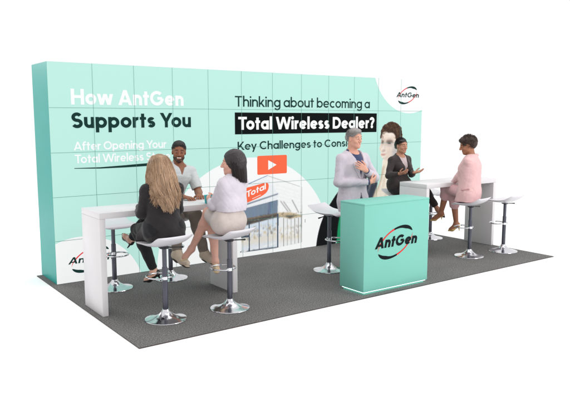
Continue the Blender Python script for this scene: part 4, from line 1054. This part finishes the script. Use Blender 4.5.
# --- woman with a black bob
def bob_woman():
    base = (1.128, -1.936); a = R(20); L = loc_of(base, a)
    J = dict(pel=L(.015, .008, .885), neck=L(.055, -.03, 1.30), head=L(.045, -.012, 1.458), shL=L(-.085, -.045, 1.25), shR=L(.185, .045, 1.25),
             elL=L(-.115, .10, 1.035), elR=L(.16, .20, 1.03), wrL=L(-.005, .36, 1.04), wrR=L(.12, .46, 1.035),
             hipL=L(-.062, -.006, .872), hipR=L(.082, .04, .872), knL=L(-.03, .36, .925), knR=L(.01, .37, .80),
             anL=L(-.13, .545, .535), toL=L(-.215, .575, .435), anR=L(.02, .315, .42), toR=L(.055, .35, .305))
    f, o = person(J, base, a, 'woman with black bob, pale lilac blouse and beige skirt seated in profile', skin('rosy', 224, 172, 154),
                  dict(L=(L(.18, .95, .1), L(.95, -.18, .1), (.5, .6, .4)), R=(L(-.1, .98, 0), L(-.95, -.1, .1), (.5, .6, .4))), look=L(-.80, .60, -.04))
    bk = hairm('black_bob', (46, 38, 40), .35, .34)
    f.faceparts(o, mat('lips_coral', lin(192, 92, 88), .4), M_['iris_dark'], bk)
    g = f.field(TORSO + ARMS, .2); f.torso(g, .018)
    for s in 'LR': f.arm(g, s, .017, end=.96, cuff=True)
    w = f.J['pel'] * .62 + f.J['neck'] * .38; g.cap(w - f.Rv * .04, w + f.Rv * .04, .122, k=.05); f.neck_hole(g, .050, up=.025)
    g.half(V(0, 0, .985), V(0, 0, -1)); g.noise(.0016, 40, 7, 12); g.folds(.0055, 30, 6, 12, (1, .4, .3)); wrap(f, o, 'blouse', g, cloth('lilac_white', 222, 214, 224, var=.05, rough=.7))
    g = f.field(TORSO + LEGS, .24); hl, hr = f.J['hipL'], f.J['hipR']
    wz = f.J['pel'] + f.U * .125; g.cap(hl, hr, .114, k=.06); g.cap(f.J['pel'], wz, .142, .122, .07, (f.F, 1.25), ends=2)
    for s in 'LR': h, kn = f.J['hip' + s], f.J['kn' + s]; g.cap(h, h + (kn - h) * .80, .105, .078, .07, ends=2)
    g.half(V(0, 0, .758), V(0, 0, -1)); g.noise(.002, 34, 6, 5); g.folds(.003, 30, 5, 5, (.7, .7, .3)); sk_ = wrap(f, o, 'skirt', g, cloth('beige', 212, 198, 192, var=.05))
    g = f.field(TORSO, .2); c = wz - f.U * .012; g.cap(c - f.U * .013, c + f.U * .013, .124, k=.01, flat=(f.F, 1.25), ends=3); wrap(f, o, 'waistband', g, cloth('beige_band', 196, 178, 168))
    nude = mat('nude_leather', lin(222, 196, 160), .35)
    for s in 'LR': link('shoe', f.pump(s, .075), nude, o)
    g = Field(f.H - .26, f.H + .22, .0045); f.hair_cap(g, .003); g.ell(f.hp(0, -.028, .0), (.088, .092, .115), f.M, k=.04)
    g.ell(f.hp(0, -.056, -.085), (.088, .062, .125), f.M, k=.04); g.half(f.hp(0, 0, -.185), -f.hu - f.hf * .25); f.hair_face_cut(g, .07, False)
    g.ell(f.hp(0, .133, -.08), (.10, .098, .135), f.M, .01, True); f.strands(g, .0016, 40); wrap(f, o, 'hair', g, bk)
    rs = np.random.RandomState(8); n = 2200; az = np.radians(rs.uniform(-110, 110, n)); sa, ca = np.sin(az), np.cos(az); fwd = np.clip(-ca, 0, 1)
    HP = lambda r, ff, u: f.H + f.hr * r[:, None] + f.hf * ff[:, None] + f.hu * u[:, None]
    o1 = np.ones(n); e = rs.normal(size=n) * .003
    P0 = HP(sa * .02 + rs.normal(size=n) * .004, -.012 - ca * .02 * rs.uniform(.1, 1.2, n), .122 * o1 + e); P1 = HP(sa * (.108 + e), -.02 - ca * .118, .075 * o1)
    P2 = HP(sa * (.100 + e), -.022 - ca * .112, -.07 * o1); P3 = HP(sa * (.086 + e * 2), -.042 - ca * .088 + fwd * .03, -.165 * o1 + rs.uniform(-.022, .012, n) - .02 * ca)
    link('hair_strands', strand_mesh(bez((P0, P1, P2, P3), np.linspace(0, 1, 14)), .0014, 6), tones('black_bob', (50, 42, 43), .35), o)

# --- standing man
def standing_man():
    base = (2.985, -1.668); a = math.pi + .08; L = loc_of(base, a)
    J = dict(pel=(0, 0, .95), neck=(0, -.01, 1.475), head=(.014, .035, 1.655), shL=(-.185, .0, 1.415), shR=(.185, .0, 1.415),
             elL=(-.30, .085, 1.17), elR=(.245, .01, 1.15), wrL=(.02, .235, 1.29), wrR=(-.06, .225, 1.15),
             hipL=(-.095, 0, .92), hipR=(.075, 0, .92), knL=(-.11, .02, .5), knR=(.04, .02, .5), anL=(-.12, -.01, .085), anR=(.035, -.01, .085), toL=(-.15, .14, .035), toR=(.045, .14, .035))
    f, o = person(J, base, a, 'grey haired man in light lilac blazer standing with folded arms behind the mint counter', skin('ruddy', 222, 164, 142),
                  dict(L=((.80, -.12, .5), (-.1, -1, .1), (.25, .4, .4)), R=((-.95, -.05, .25), (0, -.9, .3), (.4, .6, .5))), 'm', look=L(.10, -1, -.04), k=.93)
    gh = hairm('grey_man', (150, 144, 142), .35, .55)
    f.faceparts(o, mat('lips_pink', lin(186, 112, 102), .45), M_['iris_dark'], hairm('grey_brow', (132, 118, 108)))
    bz = cloth('lilac_grey', 208, 198, 208, var=.05)
    g = f.field(TORSO + ARMS, .22); f.torso(g, .020); g.cap(V(-.03, 0, 1.25), V(-.075, 0, .82), .155, .14, k=.05, flat=(V(0, 1, 0), 1.25)); g.cap(V(.03, 0, 1.25), V(.05, 0, .82), .150, .132, k=.05, flat=(V(0, 1, 0), 1.25))
    f.v_hole(g, .27, .085)
    def lower(X, Y, Z): return -np.maximum(np.abs(X + .02) - (1.02 - Z) * .28 - .004, np.maximum(-Y, Z - 1.02))
    g.cutfn(lower); f.neck_hole(g, .074)
    for s in 'LR': f.arm(g, s, .013, end=.93, cuff=True)
    g.half(V(0, 0, .80), V(0, 0, -1)); g.noise(.0022, 36, 7, 21); g.folds(.007, 26, 6, 21, (.7, .4, .6)); wrap(f, o, 'blazer', g, bz)
    g = f.field(TORSO, .2, .005); f.lapels(g, .29, .088, .148, .026); wrap(f, o, 'lapels', g, bz)
    g = f.field(TORSO + ARMS, .2); f.torso(g, .003); f.neck_hole(g, .064); nb = f.J['neck']
    for s in 'LR': e_, w_ = f.J['el' + s], f.J['wr' + s]; g.cap(e_ + (w_ - e_) * .86, e_ + (w_ - e_) * .985, .035, .034, ends=3)
    for q in (-1, 1): g.cap(nb + f.Rv * q * .022 + f.F * .082 - f.U * .045, nb + f.Rv * q * .07 + f.U * .03, .016, .018, .008); g.cap(nb + f.Rv * q * .07 + f.U * .03, nb - f.F * .07 + f.U * .04, .018, .016, .008)
    g.half(V(0, 0, .9), V(0, 0, -1)); wrap(f, o, 'shirt', g, cloth('navy_shirt', 62, 72, 106))
    g = f.field(LEGS, .2)
    for s in 'LR': f.leg(g, s, .013, shin=.97, cuff=True)
    g.cap(f.J['hipL'], f.J['hipR'], .112, k=.04); g.cap(f.J['pel'], f.J['pel'] + V(0, 0, .06), .125, .12, .04, (f.F, 1.35)); g.noise(.003, 36, 5, 7); wrap(f, o, 'trousers', g, cloth('slate', 62, 66, 80))
    for s in 'LR': link('shoe', f.boot(s, .03, .04), mat('brown_leather', lin(70, 48, 38), .4), o)
    g = Field(f.H - .2, f.H + .2, .004); f.hair_cap(g, -.003, low=.0); g.ell(f.hp(.012, .03, .088), (.066, .068, .034), f.M, k=.025); f.hair_face_cut(g, .074); f.strands(g, .0014, 46); wrap(f, o, 'hair', g, gh)
    link('hair_strands', short_hair(f, 1300, .032, -.002, .074, lambda q: (q[0] * 6, -1, .1 - max(0, -q[1]) * 8), .35, 3), tones('silver', (158, 152, 150), .32), o)

# --- woman in the dark suit
def dark_woman():
    base = (4.98, -.52); a = math.pi; L = loc_of(base, a)
    J = dict(pel=(0, -.03, .885), neck=(.015, .0, 1.318), head=(.022, .035, 1.485), shL=(-.15, .0, 1.262), shR=(.18, .0, 1.262),
             elL=(-.205, .04, 1.04), elR=(.275, .03, 1.04), wrL=(-.045, .24, 1.085), wrR=(.25, .23, 1.085),
             hipL=(-.085, -.01, .872), hipR=(.085, -.01, .872), knL=(-.07, .44, .80), knR=(-.03, .43, .905), anL=(-.06, .40, .38), toL=(-.06, .50, .29), anR=(-.235, .545, .56), toR=(-.255, .635, .475))
    f, o = person(J, base, a, 'woman in dark charcoal suit with both hands open seated behind the right bar table', skin('tan', 196, 142, 116),
                  dict(L=((-.55, .75, .25), (.3, .1, .9), (.12, .2, .2)), R=((-.25, .9, .25), (-.5, .1, .8), (.25, .35, .3))), look=L(-.06, -1, -.03), k=.96)
    bk = hairm('black_bun', (38, 31, 30), .3, .4)
    f.faceparts(o, mat('lips_plum', lin(166, 84, 80), .4), M_['iris_dark'], bk)
    g = f.field(TORSO + ARMS, .22); f.torso(g, .015); g.cap(V(-.08, -.01, .9), V(.08, -.01, .9), .125, k=.06); f.v_hole(g, .26, .075); f.neck_hole(g, .062); f.lapels(g, .26, .075, .118, .018)
    for s in 'LR': f.arm(g, s, .011, end=.94, cuff=True)
    g.half(V(0, 0, .775), V(0, 0, -1)); g.noise(.002, 42, 6, 31); g.folds(.006, 34, 5, 31); wrap(f, o, 'blazer', g, cloth('charcoal', 66, 58, 58, var=.14))
    g = f.field(TORSO, .14); f.torso(g, .001); f.neck_hole(g, .058); nb = f.J['neck']
    for q in (-1, 1): g.cap(nb + f.Rv * q * .02 + f.F * .07 - f.U * .05, nb + f.Rv * q * .058 + f.U * .02, .012, .014, .008)
    g.half(V(0, 0, .9), V(0, 0, -1)); wrap(f, o, 'shirt', g, cloth('blush', 208, 190, 190, var=.05))
    g = f.field(LEGS, .2)
    for s in 'LR': f.leg(g, s, .014, shin=.86, cuff=True)
    g.cap(f.J['hipL'], f.J['hipR'], .125, k=.04); g.noise(.0025, 40, 5, 6); wrap(f, o, 'trousers', g, cloth('charcoal_trousers', 54, 48, 49, var=.14))
    for s in 'LR': link('shoe', f.pump(s, .08), mat('black_leather', lin(24, 22, 24), .3), o)
    g = Field(f.H - .2, f.H + .2, .004); f.hair_cap(g, -.0052); f.hair_face_cut(g, .062); g.ell(f.hp(.03, .045, .07), (.045, .03, .02), f.M, k=.02); g.ell(f.hp(0, -.105, -.03), (.036, .030, .036), f.M, k=.015); f.strands(g, .0012, 50); wrap(f, o, 'hair', g, bk)
    link('hair_strands', short_hair(f, 1400, .05, -.003, .062, lambda q: (q[0] * 4, -1, -.3), .12, 5), tones('black_swept', (42, 34, 33), .3), o)

# --- woman in the pink suit
def pink_woman():
    base = (5.069, -1.72); a = R(26); L = loc_of(base, a)
    J = dict(pel=L(.015, -.03, .885), neck=L(.02, -.012, 1.365), head=L(-.012, .03, 1.528), shL=L(-.125, -.07, 1.315), shR=L(.165, .065, 1.315),
             elL=L(-.06, .12, 1.10), elR=L(.20, .24, 1.09), wrL=L(.03, .30, .985), wrR=L(.10, .37, .975),
             hipL=L(-.065, -.05, .872), hipR=L(.10, .02, .872), knL=L(-.01, .385, .905), knR=L(.075, .335, .80),
             anL=L(.04, .50, .535), toL=L(-.025, .60, .435), anR=L(.175, .33, .385), toR=L(.125, .40, .30))
    f, o = person(J, base, a, 'woman with cropped dark hair in pale pink trouser suit, legs crossed', skin('brown', 168, 112, 84),
                  dict(L=(L(.15, .85, -.4), L(.2, -.3, -.9), (.3, .4, .3)), R=(L(-.45, .7, -.4), L(-.2, -.3, -.9), (.3, .4, .3))), look=L(-.72, .68, -.26))
    bk = hairm('brown_crop', (64, 46, 38), .5, .5)
    f.faceparts(o, mat('lips_red', lin(158, 84, 76), .4), M_['iris_dark'], bk)
    pk = cloth('pink', 232, 188, 188, var=.05)
    g = f.field(TORSO + ARMS, .26); f.torso(g, .012)
    for s in 'LR': f.arm(g, s, .013, end=.93, cuff=True)
    p = f.J['pel']; c0 = p * .3 + f.J['neck'] * .7
    for q in (-1, 1): g.cap(c0 + f.Rv * q * .035, p + f.Rv * q * .075 - V(0, 0, .12) + f.F * .015, .122, .130, .08, (f.F, 1.12))
    g.cap(c0 + f.F * .02, p - f.Rv * .07 + f.F * .10 - V(0, 0, .12), .09, .10, .06)
    f.v_hole(g, .25, .07); f.neck_hole(g, .066, up=-.01); f.lapels(g, .25, .07, .118, .018); g.half(V(0, 0, .762), V(0, 0, -1)); g.noise(.002, 36, 7, 41); g.folds(.007, 28, 6, 41, (.4, .2, 1)); bl = wrap(f, o, 'blazer', g, pk)
    c = p - f.Rv * .195 + f.F * .03 + V(0, 0, .055)
    g = Field(c - .12, c + .12, .004); g.cap(c - f.F * .045, c + f.F * .045 - V(0, 0, .012), .013, k=.004, flat=(f.Rv, 1.2)); wrap(f, o, 'pocket_flap', g, cloth('pink_flap', 206, 158, 160))
    g = f.field(TORSO, .14); f.torso(g, .002); f.neck_hole(g, .065); g.half(V(0, 0, .95), V(0, 0, -1)); wrap(f, o, 'top', g, cloth('blush_top', 226, 186, 184))
    g = f.field(LEGS, .2)
    for s in 'LR': f.leg(g, s, .016, shin=.40, cuff=True)
    g.cap(f.J['hipL'], f.J['hipR'], .125, k=.04); g.noise(.003, 40, 6, 16); wrap(f, o, 'trousers', g, cloth('pink_trousers', 222, 176, 178, var=.06))
    gd = mat('gold_leather', lin(206, 170, 108), .3, .15)
    for s in 'LR': link('shoe', f.pump(s, .085), gd, o)
    g = Field(f.H - .2, f.H + .2, .004); f.hair_cap(g, .004, low=-.02); g.ell(f.hp(0, .02, .075), (.075, .085, .045), f.M, k=.03); f.hair_face_cut(g, .066)
    rs = np.random.RandomState(9)
    for i in range(110):
        v = unit(rs.normal(size=3)); 
        if v[2] < -.25 or (v[1] > .45 and v[2] < .45): continue
        p0 = f.hp(v[0] * .082, -.016 + v[1] * .104, .034 + v[2] * .088); g.ell(p0, (.015, .015, .012), k=.006)
    f.strands(g, .0018, 40); wrap(f, o, 'hair', g, bk)
    link('hair_strands', short_hair(f, 1500, .034, .006, .066, lambda q: (q[0] * 3 + math.sin(q[2] * 90) * .8, math.cos(q[0] * 80) * .9 - .4, math.sin(q[1] * 85)), .55, 7), tones('dark_brown', (74, 54, 44), .42), o)

blonde(); polo_man(); bob_woman(); standing_man(); dark_woman(); pink_woman()

# cup held by the woman with the bob
bm = bmesh.new(); bm_lathe(bm, [(0, 0), (.030, 0), (.033, .004), (.043, .082), (.0445, .085), (.042, .085), (.040, .078), (.031, .012), (0, .010)], 32)
cup = link('cup', bm_mesh(bm, True, R(40)), M_['cup'], loc=(1.178, -1.432, 1.0005)); tag(cup, 'small teal cup held by the woman with the black bob on the left bar table', 'cup')

# ----------------------------------------------------------------- light
w = bpy.data.worlds.new('World'); SC.world = w; w.use_nodes = True
bg = w.node_tree.nodes['Background']; bg.inputs['Color'].default_value = (1, 1, 1, 1); bg.inputs['Strength'].default_value = WORLD
def area(name, loc, target, sx, sy, power, col=(1, 1, 1)):
    d = bpy.data.lights.new(name, 'AREA'); d.shape = 'RECTANGLE'; d.size = sx; d.size_y = sy; d.energy = power; d.color = col
    o = bpy.data.objects.new(name, d); COL.objects.link(o); o.location = loc
    o.rotation_euler = (Vector(target) - Vector(loc)).to_track_quat('-Z', 'Y').to_euler(); return o
for L_ in LAMPS: area(*L_)

# ----------------------------------------------------------------- camera
cd = bpy.data.cameras.new('camera'); cd.sensor_width = 36; cd.lens = 641.5 / 570 * 36; cd.clip_end = 500
co = bpy.data.objects.new('camera', cd); COL.objects.link(co)
co.location = (-2.09, -7.30, 1.88); co.rotation_euler = (math.pi / 2 - .1308, 0, -.6285); SC.camera = co
SC.render.resolution_x, SC.render.resolution_y = 1024, 729
vs = SC.view_settings; vs.view_transform = 'Standard'; vs.look = 'None'; vs.exposure = 0; vs.gamma = 1
SC.cycles.max_bounces = 6; SC.cycles.use_denoising = True
